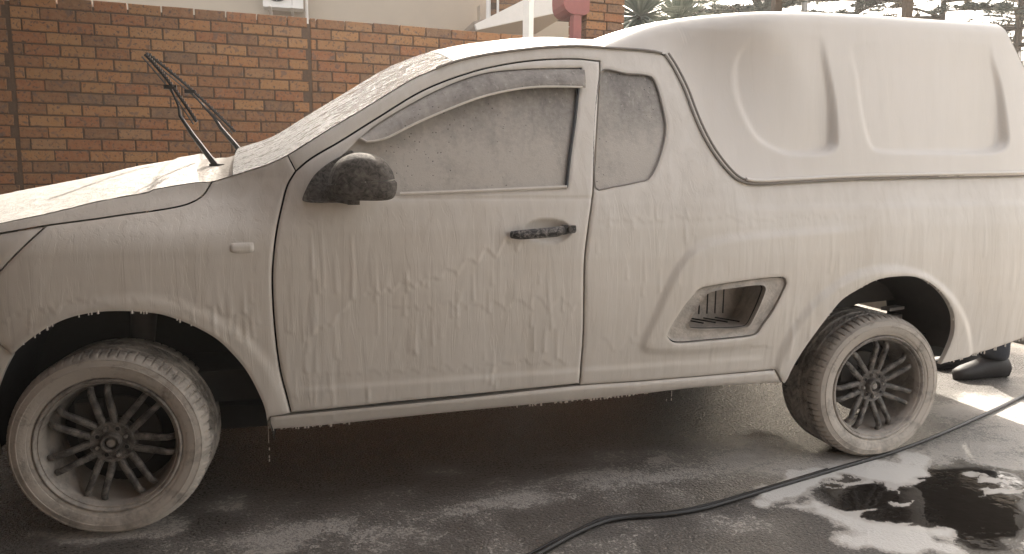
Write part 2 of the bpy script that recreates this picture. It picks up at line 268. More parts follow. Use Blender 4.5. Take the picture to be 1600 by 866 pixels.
# ---------------- materials ----------------
def node_mat(name):
    mt = bpy.data.materials.new(name); mt.use_nodes = True; n = mt.node_tree; n.nodes.clear()
    o = n.nodes.new('ShaderNodeOutputMaterial'); b = n.nodes.new('ShaderNodeBsdfPrincipled'); n.links.new(b.outputs[0], o.inputs[0])
    return mt, n, b
class NT:
    def __init__(s, n): s.n = n
    def node(s, t, **k):
        x = s.n.nodes.new(t)
        for a, v in k.items(): setattr(x, a, v)
        return x
    def l(s, a, b): s.n.links.new(a, b)
    def coord(s, kind='Object', scale=(1,1,1), loc=None):
        c = s.node('ShaderNodeTexCoord'); m_ = s.node('ShaderNodeMapping'); m_.inputs['Scale'].default_value = scale
        s.l(c.outputs[kind], m_.inputs[0])
        if loc is not None: s.l(loc, m_.inputs['Location'])
        return m_.outputs[0]
    def noise(s, vec, scale, detail=4, rough=.55, dist=0):
        x = s.node('ShaderNodeTexNoise'); x.inputs['Scale'].default_value = scale; x.inputs['Detail'].default_value = detail
        x.inputs['Roughness'].default_value = rough; x.inputs['Distortion'].default_value = dist; s.l(vec, x.inputs['Vector']); return x.outputs['Fac']
    def vor(s, vec, scale, feature='F1', rnd=1, out='Distance'):
        x = s.node('ShaderNodeTexVoronoi', feature=feature); x.inputs['Scale'].default_value = scale; x.inputs['Randomness'].default_value = rnd
        s.l(vec, x.inputs['Vector']); return x.outputs[out]
    def ramp(s, fac, stops, interp='LINEAR'):
        x = s.node('ShaderNodeValToRGB'); x.color_ramp.interpolation = interp; e = x.color_ramp.elements
        while len(e) < len(stops): e.new(.5)
        for q, (p, c) in zip(e, stops): q.position = p; q.color = (*c, 1) if hasattr(c, '__len__') else (c, c, c, 1)
        s.l(fac, x.inputs[0]); return x.outputs[0]
    def mix(s, fac, a, b, mode='MIX'):
        x = s.node('ShaderNodeMix', data_type='RGBA', blend_type=mode)
        for i, v in ((0, fac), (6, a), (7, b)):
            if hasattr(v, 'is_output') or isinstance(v, bpy.types.NodeSocket): s.l(v, x.inputs[i])
            else: x.inputs[i].default_value = (*v, 1) if hasattr(v, '__len__') else v
        return x.outputs[2]
    def math(s, op, a, b=0., c=None, clamp=False):
        x = s.node('ShaderNodeMath', operation=op, use_clamp=clamp)
        for i, v in enumerate((a, b) if c is None else (a, b, c)):
            if isinstance(v, bpy.types.NodeSocket): s.l(v, x.inputs[i])
            else: x.inputs[i].default_value = v
        return x.outputs[0]
    def bump(s, bsdf, hs_, dist=.002, strength=1.0):
        x = s.node('ShaderNodeBump'); x.inputs['Distance'].default_value = dist; x.inputs['Strength'].default_value = strength
        s.l(hs_, x.inputs['Height']); s.l(x.outputs[0], bsdf.inputs['Normal']); return x
    def sep(s, vec):
        x = s.node('ShaderNodeSeparateXYZ'); s.l(vec, x.inputs[0]); return x.outputs
def setb(b, **k):
    for a, v in k.items(): b.inputs[a.replace('_', ' ')].default_value = v
M = {}
def simple(name, col, rough=.5, metal=0, nscale=40, namt=.12, bump=.0006, spec=.5):
    mt, n, b = node_mat(name); t = NT(n); v = t.coord()
    nz = t.noise(v, nscale, 5)
    t.l(t.mix(nz, tuple(c*(1-namt*1.6) for c in col), tuple(min(1, c*(1+namt*1.6)) for c in col)), b.inputs['Base Color'])
    t.l(t.math('MULTIPLY_ADD', nz, .25, rough-.12), b.inputs['Roughness']); setb(b, Metallic=metal)
    b.inputs['Specular IOR Level'].default_value = spec
    if bump: t.bump(b, nz, bump)
    M[name] = mt; return mt
def foam_mat(name, thick=(.74,.685,.62), thin=(.60,.55,.49), rough=.5, bstr=1.0, streak=(26,26,2.4)):
    mt, n, b = node_mat(name); t = NT(n)
    v = t.coord(scale=streak); v1 = t.coord()
    s1 = t.noise(v, 1.0, 5, .6, .6); s2 = t.noise(t.coord(scale=(90,90,16)), 1.0, 3, .6); pits = t.vor(v1, 210); fine = t.noise(v1, 420, 3)
    big = t.noise(t.coord(scale=(3,3,1.2)), 1.0, 4)
    f1 = t.ramp(t.math('ADD', t.math('MULTIPLY', s1, .6), t.math('MULTIPLY', big, .5)), [(.38, 0.), (.66, 1.)])
    t.l(t.mix(f1, thin, thick), b.inputs['Base Color'])
    lip = t.ramp(s1, [(.40, 0.), (.46, .6), (.56, .65), (.60, 1.)])
    pit = t.ramp(pits, [(.05, 0.), (.22, 1.)]); pm = t.ramp(t.noise(v1, 9, 3), [(.5, 1.), (.62, 0.)])
    pit2 = t.math('MAXIMUM', pit, pm)
    h = t.math('ADD', t.math('MULTIPLY', lip, .55), t.math('MULTIPLY', s2, .35)); h = t.math('ADD', h, t.math('MULTIPLY', fine, .10))
    h = t.math('ADD', h, t.math('MULTIPLY', pit2, .25))
    t.bump(b, h, .0016, bstr); t.l(t.math('MULTIPLY_ADD', fine, .2, rough-.1), b.inputs['Roughness'])
    b.inputs['Specular IOR Level'].default_value = .5
    b.inputs['Coat Weight'].default_value = .35; b.inputs['Coat Roughness'].default_value = .28
    M[name] = mt; return mt
foam_mat('foam_paint', (.75,.70,.635), (.655,.60,.53), .42, .5)
foam_mat('foam_canopy', (.76,.71,.65), (.73,.68,.615), .5, .25, (16,16,1.8))
def glass_foam(name, dark, light, lo, hi, dots=True, rough=.4):
    # foam film on glass: thin (dark glass shows) where it has run off, with beads
    mt, n, b = node_mat(name); t = NT(n); v1 = t.coord()
    z = t.sep(v1)[2]
    g = t.math('DIVIDE', t.math('SUBTRACT', z, lo), hi-lo, clamp=True)
    nz = t.noise(t.coord(scale=(16,16,5)), 1.0, 5, .6, .4); nn = t.noise(v1, 70, 4, .6)
    k = t.math('ADD', t.math('MULTIPLY', nz, .55), t.math('MULTIPLY', nn, .30)); k = t.math('ADD', k, t.math('MULTIPLY', g, .50))
    fac = t.ramp(k, [(.42, 0.), (.92, 1.)])
    col = t.mix(fac, light, dark)
    vd = t.vor(v1, 55); dot = t.ramp(vd, [(.09, 1.), (.14, 0.)]); dot = t.math('MULTIPLY', dot, t.ramp(t.noise(v1, 6, 2), [(.42, 0.), (.6, 1.)])); col = t.mix(dot, col, tuple(c*.35 for c in dark))
    sp = t.vor(v1, 170); beads = t.ramp(sp, [(.10, 1.), (.34, 0.)]); run = t.ramp(t.noise(t.coord(scale=(70,70,7)), 1.0, 3, .6), [(.60, 0.), (.68, 1.)]); col = t.mix(t.math('MULTIPLY', run, t.math('MULTIPLY', g, .8)), col, light)
    t.l(col, b.inputs['Base Color'])
    h = t.math('ADD', t.math('MULTIPLY', nn, .7), t.math('MULTIPLY', beads, .35)); h = t.math('SUBTRACT', h, t.math('MULTIPLY', dot, .8))
    t.bump(b, h, .0016); setb(b, Roughness=rough); M[name] = mt; return mt
glass_foam('foam_glass', (.16,.147,.137), (.54,.495,.44), 1.14, 1.50)
glass_foam('foam_visor', (.15,.13,.115), (.50,.455,.405), 1.04, 1.62, rough=.5)
def patchy(name, dark, light, sc=22, lo=.42, hi=.62, rough=.4, bump=.0012, low=0.):
    mt, n, b = node_mat(name); t = NT(n); v1 = t.coord(); nz = t.noise(v1, sc, 6, .65, .8); n2 = t.noise(v1, sc*9, 4)
    fac = t.ramp(t.math('ADD', t.math('MULTIPLY', nz, .8), t.math('MULTIPLY', n2, .2)), [(lo, 0.), (hi, 1.)])
    if low: fac = t.math('ADD', t.math('MULTIPLY', fac, .6), t.math('MULTIPLY_ADD', t.sep(v1)[2], -low, .18), clamp=True)   # foam slides down and gathers low
    t.l(t.mix(fac, dark, light), b.inputs['Base Color']); t.l(t.math('MULTIPLY_ADD', n2, .3, rough-.12), b.inputs['Roughness'])
    t.bump(b, t.math('ADD', fac, n2), bump); M[name] = mt; return mt
patchy('wet_plastic', (.045,.040,.036), (.24,.215,.19), 60, .40, .68, .78, .0010); M['wet_plastic'].node_tree.nodes['Principled BSDF'].inputs['Specular IOR Level'].default_value = .22
patchy('handle_plastic', (.035,.032,.03), (.30,.27,.25), 60, .48, .60, .35)
patchy('step_plastic', (.33,.30,.265), (.56,.51,.455), 14, .35, .6, .45)
patchy('rubber_foam', (.17,.145,.12), (.64,.575,.50), 9, .33, .50, .50, .0016, low=.9)
patchy('tread_foam', (.17,.148,.125), (.56,.50,.435), 16, .38, .60, .5, .0016)
patchy('wheel_metal', (.055,.048,.042), (.26,.23,.20), 34, .42, .62, .32)
patchy('rim_lip', (.085,.074,.065), (.52,.465,.405), 12, .34, .54, .36, low=2.0)
simple('dark_well', (.012,.011,.010), .8, bump=0); simple('underbody', (.07,.062,.055), .7, nscale=20, namt=.3)
simple('rubber_seal', (.26,.235,.21), .5); simple('black_rubber', (.02,.0175,.016), .38, nscale=90)
simple('brake_metal', (.06,.052,.045), .45, .5, nscale=25); simple('cowl_plastic', (.20,.185,.17), .35, nscale=60, namt=.4, bump=.003)
def windscreen_mat():
    mt, n, b = node_mat('windscreen_foam'); t = NT(n); v = t.coord(scale=(9, 60, 9)); v1 = t.coord()
    s1 = t.noise(v, 1.0, 6, .65, 1.4); s2 = t.noise(t.coord(scale=(60,140,60)), 1.0, 4, .7, .5)
    y = t.sep(v1)[1]
    edge = t.math('MULTIPLY', t.ramp(y, [(.38, 0.), (.62, 1.)]), .0)
    fac = t.ramp(t.math('ADD', t.math('ADD', t.math('MULTIPLY', s1, .55), t.math('MULTIPLY', s2, .45)), t.ramp(t.sep(v1)[0], [(.55, .10), (.85, 0.)])), [(.49, 0.), (.58, 1.)])  # paler towards the base: the sunlit band is put into the foam colour
    t.l(t.mix(fac, (.025,.028,.034), (.15,.15,.155)), b.inputs['Base Color'])
    t.bump(b, t.math('ADD', t.math('MULTIPLY', s1, .6), t.math('MULTIPLY', s2, .5)), .030)
    t.l(t.math('MULTIPLY_ADD', fac, .25, .08), b.inputs['Roughness']); b.inputs['Specular IOR Level'].default_value = .3
    M['windscreen_foam'] = mt
windscreen_mat()
def brick_mat():
    mt, n, b = node_mat('face_brick'); t = NT(n)
    oi = t.node('ShaderNodeObjectInfo'); geo = t.node('ShaderNodeNewGeometry')
    rnd = t.math('FRACT', t.math('ADD', oi.outputs['Random'], t.math('MULTIPLY', geo.outputs['Random Per Island'], 7.3)))
    cmb = t.node('ShaderNodeCombineXYZ'); t.l(t.math('MULTIPLY', rnd, 37.), cmb.inputs[0]); t.l(t.math('MULTIPLY', rnd, 91.), cmb.inputs[2])
    v = t.coord(loc=cmb.outputs[0])
    base = t.ramp(rnd, [(0., (0.221,0.086,0.031)), (.16, (0.204,0.086,0.035)), (.30, (0.305,0.129,0.044)), (.44, (0.170,0.073,0.032)), (.56, (0.281,0.129,0.046)), (.68, (0.247,0.086,0.030)), (.80, (0.313,0.149,0.055)), (.88, (0.161,0.083,0.046)), (.95, (0.263,0.132,0.060))], 'CONSTANT')
    nz = t.noise(v, 26, 5, .7); sp = t.noise(v, 48, 3, .5, .5); sp2 = t.noise(v, 15, 2, .5, .4)
    c = t.mix(t.ramp(nz, [(.3, 0.), (.7, 1.)]), base, t.mix(.5, base, (.30,.19,.10)))
    c = t.mix(t.ramp(sp, [(.57, 0.), (.64, .75)]), c, (.075,.052,.042)); c = t.mix(t.ramp(sp2, [(.60, 0.), (.68, .6)]), c, (.10,.072,.06))
    # moss and grime low and near the joints
    t.l(c, b.inputs['Base Color']); t.bump(b, t.math('ADD', nz, t.math('MULTIPLY', sp, -.8)), .004); setb(b, Roughness=.8)
    M['face_brick'] = mt
brick_mat()
simple('mortar', (.105,.065,.040), .9, nscale=60, namt=.25, bump=.003)
simple('plaster', (.48,.41,.33), .85, nscale=3, namt=.05, bump=.001); simple('white_paint', (.74,.71,.67), .45, nscale=14, namt=.05)
simple('maroon_paint', (.27,.085,.075), .5, nscale=20); simple('soffit', (.30,.24,.19), .8); simple('blocker_plaster', (.11,.068,.042), .85); simple('aluminium', (.55,.54,.52), .4, .6)
simple('grey_metal', (.40,.38,.36), .5, .3); simple('bark', (.11,.085,.065), .9, nscale=30, namt=.4, bump=.01)
simple('roof_sheet', (.13,.075,.045), .6); simple('skin', (.20,.115,.075), .55); simple('trouser', (.035,.037,.045), .85, nscale=90, namt=.3, bump=.002)
simple('shoe', (.025,.021,.020), .6, nscale=60, bump=.001); simple('shirt', (.13,.15,.19), .85, nscale=90); simple('hair', (.012,.010,.009), .9)
def leaf_mat(name, a, bcol, c):
    mt, n, b = node_mat(name); t = NT(n); geo = t.node('ShaderNodeNewGeometry')
    t.l(t.ramp(geo.outputs['Random Per Island'], [(0., a), (.5, bcol), (1., c)]), b.inputs['Base Color']); setb(b, Roughness=.6)
    b.inputs['Transmission Weight'].default_value = 0; M[name] = mt
leaf_mat('cedar_leaf', (.08,.10,.085), (.12,.135,.11), (.17,.17,.135)); leaf_mat('dry_leaf', (.09,.085,.06), (.15,.115,.075), (.22,.16,.09))
leaf_mat('palm_leaf', (.19,.225,.185), (.25,.285,.24), (.33,.36,.31))
def hood_mats():
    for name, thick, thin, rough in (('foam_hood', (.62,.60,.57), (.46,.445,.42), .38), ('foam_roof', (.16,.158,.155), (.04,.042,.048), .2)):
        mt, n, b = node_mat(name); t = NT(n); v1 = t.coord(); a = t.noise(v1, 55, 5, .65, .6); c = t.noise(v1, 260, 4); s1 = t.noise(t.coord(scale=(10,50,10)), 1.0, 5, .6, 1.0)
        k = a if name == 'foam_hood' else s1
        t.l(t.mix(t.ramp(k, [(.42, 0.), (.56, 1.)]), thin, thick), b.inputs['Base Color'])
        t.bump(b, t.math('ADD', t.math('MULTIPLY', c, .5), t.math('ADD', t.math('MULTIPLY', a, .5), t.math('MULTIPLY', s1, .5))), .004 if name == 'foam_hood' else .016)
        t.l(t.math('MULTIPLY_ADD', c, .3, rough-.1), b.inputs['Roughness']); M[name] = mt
hood_mats()

# ---------------- ground ----------------
def axis(fine0, fine1, st, far):
    a = list(np.arange(fine0, fine1, st)); s = st; x = fine1
    while x < far: a.append(x); s *= 1.35; x += s
    a.append(far); s = st*1.35; x = fine0-st; b = []
    while x > -far: b.append(x); s *= 1.35; x -= s
    b.append(-far); return np.array(b[::-1]+a)
gx = axis(-.9, 4.6, .0125, 60.); gy = axis(-.85, 1.6, .0125, 60.)
GX, GY = np.meshgrid(gx, gy); X, Y = GX.ravel(), GY.ravel(); Q = np.stack([X, Y], 1)
def blob_mask(poly, soft, amp, fr):
    P = np.array(poly); m_ = (X > P[:, 0].min()-.6) & (X < P[:, 0].max()+.6) & (Y > P[:, 1].min()-.6) & (Y < P[:, 1].max()+.6)
    o = np.zeros(len(X)); q = Q[m_]; d = segdist(q, P); s = np.where(inside(q, P), d, -d)
    s = s+amp*(fbm(q[:, 0]*fr, q[:, 1]*fr, 4)-.5)*2; o[m_] = sst(-soft, soft, s); return o
foam = np.zeros(len(X)); wet = np.zeros(len(X)); thick = np.zeros(len(X))
for poly, soft, amp, fr, k in FOAM_PATCHES:
    mk = blob_mask(poly, soft, amp, fr)*k; foam = np.maximum(foam, mk)
    if k > .8: thick = np.maximum(thick, mk)
for poly, soft, amp, fr, k in WET_PATCHES: wet = np.maximum(wet, blob_mask(poly, soft, amp, fr)*k)
film = .30+.38*sst(.40, .68, fbm(X*1.6+5, Y*2.6, 4))+.14*sst(.4, .8, fbm(X*9, Y*9, 3))
film *= sst(-.5, .6, X+.8*(fbm(X*3, Y*3)-.5))*.8+.2; film *= 1-.9*sst(.08, .42, Y+.25*(fbm(X*4+9, Y*4)-.5))*(X < 3.0); film = np.maximum(film, .86*np.exp(-((Y-.02-.16*(X-1.6))/.17)**2)*sst(.5, 1.3, X)*(1-sst(2.3, 2.7, X))*(.55+.9*(fbm(X*5, Y*8)-.3)))
film *= 1-.85*sst(1.8, 3.6, np.hypot(X-1.7, (Y+.3)*1.2)); foam = np.maximum(foam, film*(1-wet*.9)); foam = np.where(wet > .5, np.maximum(foam*(1-wet), thick), foam)
wx = X+.12*fbm(X*7, Y*7, 3); wy = Y+.12*fbm(X*7+50, Y*7, 3); foam = np.maximum(foam, wet*.85*sst(.56, .66, fbm(wx*5-wy*4, wy*16+2, 4)))
Z = .0022*(fbm(X*55, Y*55, 3)-.5)*(1-wet)*(1-thick)+.004*thick*(.6+.4*fbm(X*12, Y*12, 3))-.001*wet
near_ = (abs(X) < 8) & (abs(Y) < 8); Z = np.where(near_, Z, 0)
nxg, nyg = len(gx), len(gy)
me = bpy.data.meshes.new('driveway'); me.from_pydata(np.stack([X, Y, Z], 1).tolist(), [], [(j*nxg+i, j*nxg+i+1, (j+1)*nxg+i+1, (j+1)*nxg+i) for j in range(nyg-1) for i in range(nxg-1)])
me.polygons.foreach_set('use_smooth', [True]*len(me.polygons))
bounce = sst(4.7, 5.1, X+.1*(Y-.5))  # tan ground added past the tail to bounce warm sunlight
for nm, arr in (('foam', foam), ('wet', wet), ('bounce', bounce)):
    at = me.attributes.new(nm, 'FLOAT', 'POINT'); at.data.foreach_set('value', arr.astype(np.float32))
def ground_mat():
    mt, n, b = node_mat('wet_asphalt'); t = NT(n); v1 = t.coord()
    fo = t.node('ShaderNodeAttribute', attribute_name='foam').outputs['Fac']; we = t.node('ShaderNodeAttribute', attribute_name='wet').outputs['Fac']
    grit = t.noise(v1, 95, 4, .75); agg = t.vor(v1, 120); big = t.noise(v1, 2.2, 4); g2 = t.noise(v1, 34, 5, .7)
    base = t.mix(t.ramp(grit, [(.42, 0.), (.60, 1.)]), (.022,.019,.017), (.15,.13,.112)); base = t.mix(t.math('MULTIPLY', big, .3), base, (.05,.042,.035))
    base = t.mix(t.node('ShaderNodeAttribute', attribute_name='bounce').outputs['Fac'], base, t.mix(grit, (.46,.41,.34), (.58,.52,.44)))
    # film of foam lies in speckles where thin, closed where thick
    th = t.math('SUBTRACT', 1.02, fo); sp = t.math('ADD', t.math('MULTIPLY', grit, .5), t.math('MULTIPLY', g2, .5))
    k = t.math('DIVIDE', t.math('SUBTRACT', sp, t.math('SUBTRACT', t.math('MULTIPLY', th, .50), -.20)), .09, clamp=True)
    k = t.math('MAXIMUM', k, t.math('MULTIPLY', fo, t.ramp(fo, [(.25, .5), (.7, 1.)])))
    c = t.mix(k, base, t.mix(t.ramp(fo, [(.75, 0.), (.95, 1.)]), (.54,.50,.45), (.76,.73,.68))); c = t.mix(t.math('MULTIPLY', we, t.math('SUBTRACT', 1., k, clamp=True)), c, (.022,.018,.015)); t.l(c, b.inputs['Base Color'])
    r1 = t.math('MULTIPLY_ADD', grit, .30, .12); r2 = t.math('MULTIPLY', r1, t.math('SUBTRACT', 1., t.math('MULTIPLY', we, .86))); r2 = t.math('ADD', r2, t.math('MULTIPLY', k, .25)); t.l(r2, b.inputs['Roughness'])
    hh = t.math('MULTIPLY', t.math('ADD', grit, t.math('MULTIPLY', agg, -.4)), t.math('SUBTRACT', 1.0, t.math('MAXIMUM', we, t.math('MULTIPLY', fo, .65))))
    t.bump(b, t.math('ADD', hh, t.math('MULTIPLY', t.noise(v1, 14, 3), .16)), .010); b.inputs['Specular IOR Level'].default_value = .5
    M['wet_asphalt'] = mt
ground_mat(); me.materials.append(M['wet_asphalt']); gr = link(bpy.data.objects.new('driveway', me)); tag(gr, kind='structure')
# hose and the thin cable beside it
def ground_tube(name, pts, r, label, cat):
    P = np.array(pts); out = crom(P[:, :2], .04); zz = np.interp(np.linspace(0, 1, len(out)), np.linspace(0, 1, len(P)), P[:, 2])
    o = MB().tube([(a[0], a[1], z+r*.8) for a, z in zip(out, zz)], r, 12).build(name, M['black_rubber'], None, True); return tag(o, label, cat)
hose = HOSE
ground_tube('pressure_hose', [(x, y, .002) for x, y in HOSE], .0080, 'long black rubber hose lying across the wet driveway past the rear wheel', 'hose')
ground_tube('power_cable', [(x, y, .001) for x, y in CABLE], .0052, 'thin dark cable running beside the thicker black hose on the driveway', 'cable')
MB_ = MB()

# ---------------- the pickup ----------------
WC = .83                                     # centre line of the truck (y)
cr = lambda n, closed=False, st=.008: crom(A[n], st, closed)
RA, FA = (2.655, .30), (.075, .285)
def arch_relief(x, z):
    e = 0
    for (cx, cz), r, w, hh in ((RA, .415, .045, .012), (FA, .40, .05, .007)):
        d = np.hypot(x-cx, (z-cz)); e = e-hh*(1-sst(r+w*.2, r+w, d))
    # swelling round the step recess, sweeping up to the rear arch
    E_ = crom(A['emboss'], .02); Q = np.stack([x, z], 1); d = segdist(Q, E_, False)
    ins = inside(Q, np.vstack([E_, [(2.6, .50), (2.3, .46)]])); sd = np.where(ins, d, -d)
    e = e-(.010*sst(-.014, .02, sd)-.010*sst(.10, .35, sd)*sst(1.7, 1.9, x))*(1-sst(1.95, 2.25, x-(z-.46)*.9))
    # lower door swage
    e = e-.004*(1-sst(.405, .425, z+.01*(x-1)*-1))*sst(.5, .6, x)*(1-sst(2.1, 2.2, x))
    # shoulder line under the canopy rail
    e = e+.006*sst(.955, .985, z-.012*(x-2.2))*sst(2.0, 2.12, x)
    return e
def cup_relief(x, z):
    cx, cz = 1.338, .893; d = np.sqrt(((x-cx)/.082)**2+((z-cz)/.040)**2)
    return arch_relief(x, z)+.022*np.clip(1-d**2, 0, 1)**.7+.004*np.exp(-((z-1.0)/.004)**2)*sst(.6, .75, x)
truck = empty('pickup_truck', (0, 0, 0))
tag(truck, 'pickup truck with a white canopy, covered in cream washing foam, parked on the wet driveway', 'pickup truck')
FP = M['foam_paint']
near = []                                    # parts of the near flank, mirrored to the far flank at the end
pe = cr('pillar_edge')
k0 = int(np.argmin(np.hypot(pe[:, 0]-.5245, pe[:, 1]-1.1306)))
body_poly = joinl(pe[k0:], cr('seam'), crom([(3.3318, 1.0893), (3.60, 1.095)]), crom([(3.60, 1.095), (3.665, .78), (3.62, .46)], .02), crom([(3.62, .46), (3.3506, .4372)], .02),
                  cr('tail_bottom')[::-1], cr('arch_rear')[::-1], crom([(2.2673, .3188), (2.2562, .3196)]), crom([(2.2562, .3196), (2.2175, .3744)]),
                  cr('sill_line')[::-1][:int(len(cr('sill_line'))*.432)], cr('door_rear'), cr('door_top'))
door_poly = joinl(cr('door_front'), cr('door_bottom'), cr('door_rear'), cr('door_top'))
win_poly = joinl(cr('window_top'), cr('window_out'), cr('belt'), cr('window_front'), crom([(.7096, 1.1467), (.7465, 1.1814)]))
quarter = cr('quarter', True); step_o = cr('step_outer', True); step_i = cr('step_inner', True)
side = panel('body_side', body_poly, FP, truck, holes=[quarter, step_o], extra=arch_relief); near.append(side)
door = panel('door', door_poly, FP, truck, holes=[win_poly], extra=cup_relief, h=.006, g=.0035, edge=.004); near.append(door)
fender = panel('front_fender', joinl(cr('hood_seam')[int(np.argmin(abs(cr('hood_seam')[:, 0]+.1354))):], pe[:k0+1], crom([(.5245, 1.1306), (.5482, 1.082)]), cr('door_front'),
        crom([(.5129, .3313), (.4523, .3243)]), crom([(.4523, .3243), (.4394, .3003)]), cr('arch_front')[::-1][:-9],
        crom([(-.2352, .5592), (-.264, .5896), (-.36, .69)]), crom([(-.36, .69), (-.248, .8014), (-.1354, .9225)])), FP, truck, extra=arch_relief); near.append(fender)
lamp = panel('headlight', joinl(crom([(-.1354, .9225), (-.248, .8014), (-.36, .69)]), crom([(-.36, .69), (-.55, .66), (-.74, .68)], .02), crom([(-.74, .68), (-.74, .78)], .02),
        crom([(-.74, .78), (-.50, .855), (-.2509, .902)], .02), cr('hood_seam')[:int(np.argmin(abs(cr('hood_seam')[:, 0]+.1354)))]), FP, truck, off=.004, h=.012, rel=.5, g=.003); near.append(lamp)
hflank = joinl(crom([(-.74, .80), (-.50, .875), (-.2568, .93)], .02), cr('hood_crease'), cr('hood_seam')[::-1], crom([(-.2509, .902), (-.50, .855), (-.74, .78)], .02))
hoodside = panel('hood_flank', hflank, FP, truck, rel=.5, edge=.001, rad=.004); near.append(hoodside)
sill = panel('sill', joinl(cr('sill_line'), crom([(2.2175, .3744), (2.2562, .3196)]), crom(A['sill_low'][::-1], .008), crom([(.4394, .3003), (.4523, .3243)])), FP, truck, off=-.006, edge=.006, rad=.012, g=.002, flange=.06); near.append(sill)
bump = panel('bumper_corner', joinl(crom([(-.264, .5896), (-.36, .69)], .02), crom([(-.36, .69), (-.55, .66), (-.78, .66)], .02), crom([(-.78, .66), (-.80, .45), (-.76, .26)], .02),
        crom([(-.76, .26), (-.5, .22), (-.315, .24)], .02), crom([(-.315, .24), (-.318, .32), (-.30, .42), (-.2657, .505), (-.2352, .5592)], .02)), FP, truck, h=.014, rel=.4, off=.006); near.append(bump)
# glass of the door and of the quarter window
g1 = panel('door_glass', inset(win_poly, -.008), M['foam_glass'], door, off=.014, rel=.25, flange=0, h=.012, edge=0)
t_ = MB()
wp = crom(A['window_out'], .03); t_.tube([(x, float(S(x, z))+.006, z) for x, z in wp], .006, 6)
t_.build('window_channel', M['black_rubber'], door, True)
bp = crom(A['belt'][:3], .03); MB().tube([(x, float(S(x, z))+.002, z+.004) for x, z in bp], .006, 6).build('belt_moulding', FP, door, True)
qg = panel('quarter_glass', inset(quarter, -.006), M['foam_glass'], truck, off=.010, rel=.25, flange=0, h=.012, edge=0); near.append(qg)
MB().tube([(x, float(S(x, z))+.003, z) for x, z in np.vstack([crom(A['quarter'], .02, True), A['quarter'][:1]])], .0030, 6).build('window_seal', M['rubber_seal'], qg, True)
# wind deflector: curved strip standing off the glass, with a foam lip along its lower edge
vt = crom(A['visor_top'], .008); vb = crom(A['visor_bottom'][::-1], .008)
def res(P, n):
    d = np.r_[0, np.cumsum(np.hypot(*np.diff(P, axis=0).T))]; t = np.linspace(0, d[-1], n); return np.stack([np.interp(t, d, P[:, 0]), np.interp(t, d, P[:, 1])], 1)
vt, vb = res(vt, 70), res(vb, 70); nv = 8; vs_, fs_ = [], []
for i in range(70):
    for j in range(nv+1):
        w = j/nv; q = vt[i]*(1-w)+vb[i]*w; b = .022*math.sin(min(1, w*1.15)*math.pi*.5)
        vs_.append((q[0], float(S(q[0], q[1]))+.002-b, q[1]))
fs_ = [(i*(nv+1)+j, i*(nv+1)+j+1, (i+1)*(nv+1)+j+1, (i+1)*(nv+1)+j) for i in range(69) for j in range(nv)]
visor = mesh_obj('wind_deflector', vs_, fs_, M['foam_visor'], door)
mo = visor.modifiers.new('thickness', 'SOLIDIFY'); mo.thickness = .003
MB().tube([(q[0], float(S(q[0], q[1]))-.019, q[1]-.001) for q in vb[::2]], .0042, 6).build('foam_lip', FP, visor, True)
# handle: grip, lock plate, keyhole
hb = MB(); hp = [(1.213, .884), (1.235, .885), (1.30, .889), (1.36, .894), (1.384, .897)]
hb.tube([(x, float(S(x, z))-(.030 if .0 < i < 4 else .012), z) for i, (x, z) in enumerate(hp)], [.012, .0155, .017, .017, .014], 10, flat=1.0)
hb.add([], []); handle = hb.build('handle', M['handle_plastic'], door, True)
MB().prism([(1.387, .882), (1.427, .888), (1.431, .896), (1.429, .912), (1.388, .914)], 1, float(S(1.4, .9))-.020, float(S(1.4, .9))+.004).build('lock_plate', M['handle_plastic'], door)
MB().lathe([(.0085, -.026), (.0085, -.018)], 16, (1.410, float(S(1.41, .9)), .899), True).lathe([(.0105, -.023), (.0105, -.018)], 16, (1.410, float(S(1.41, .9)), .899)).build('keyhole', M['rim_lip'], door, True)
# side repeater
rp = crom([(.3548, .8690), (.3587, .8420), (.4199, .8420), (.4235, .8700)], .006)
rep = panel('indicator_lamp', joinl(rp, crom([(.4235, .8700), (.3548, .8690)], .006)), FP, fender, off=-.006, h=.006, rel=.3, edge=.006, rad=.008, g=0)
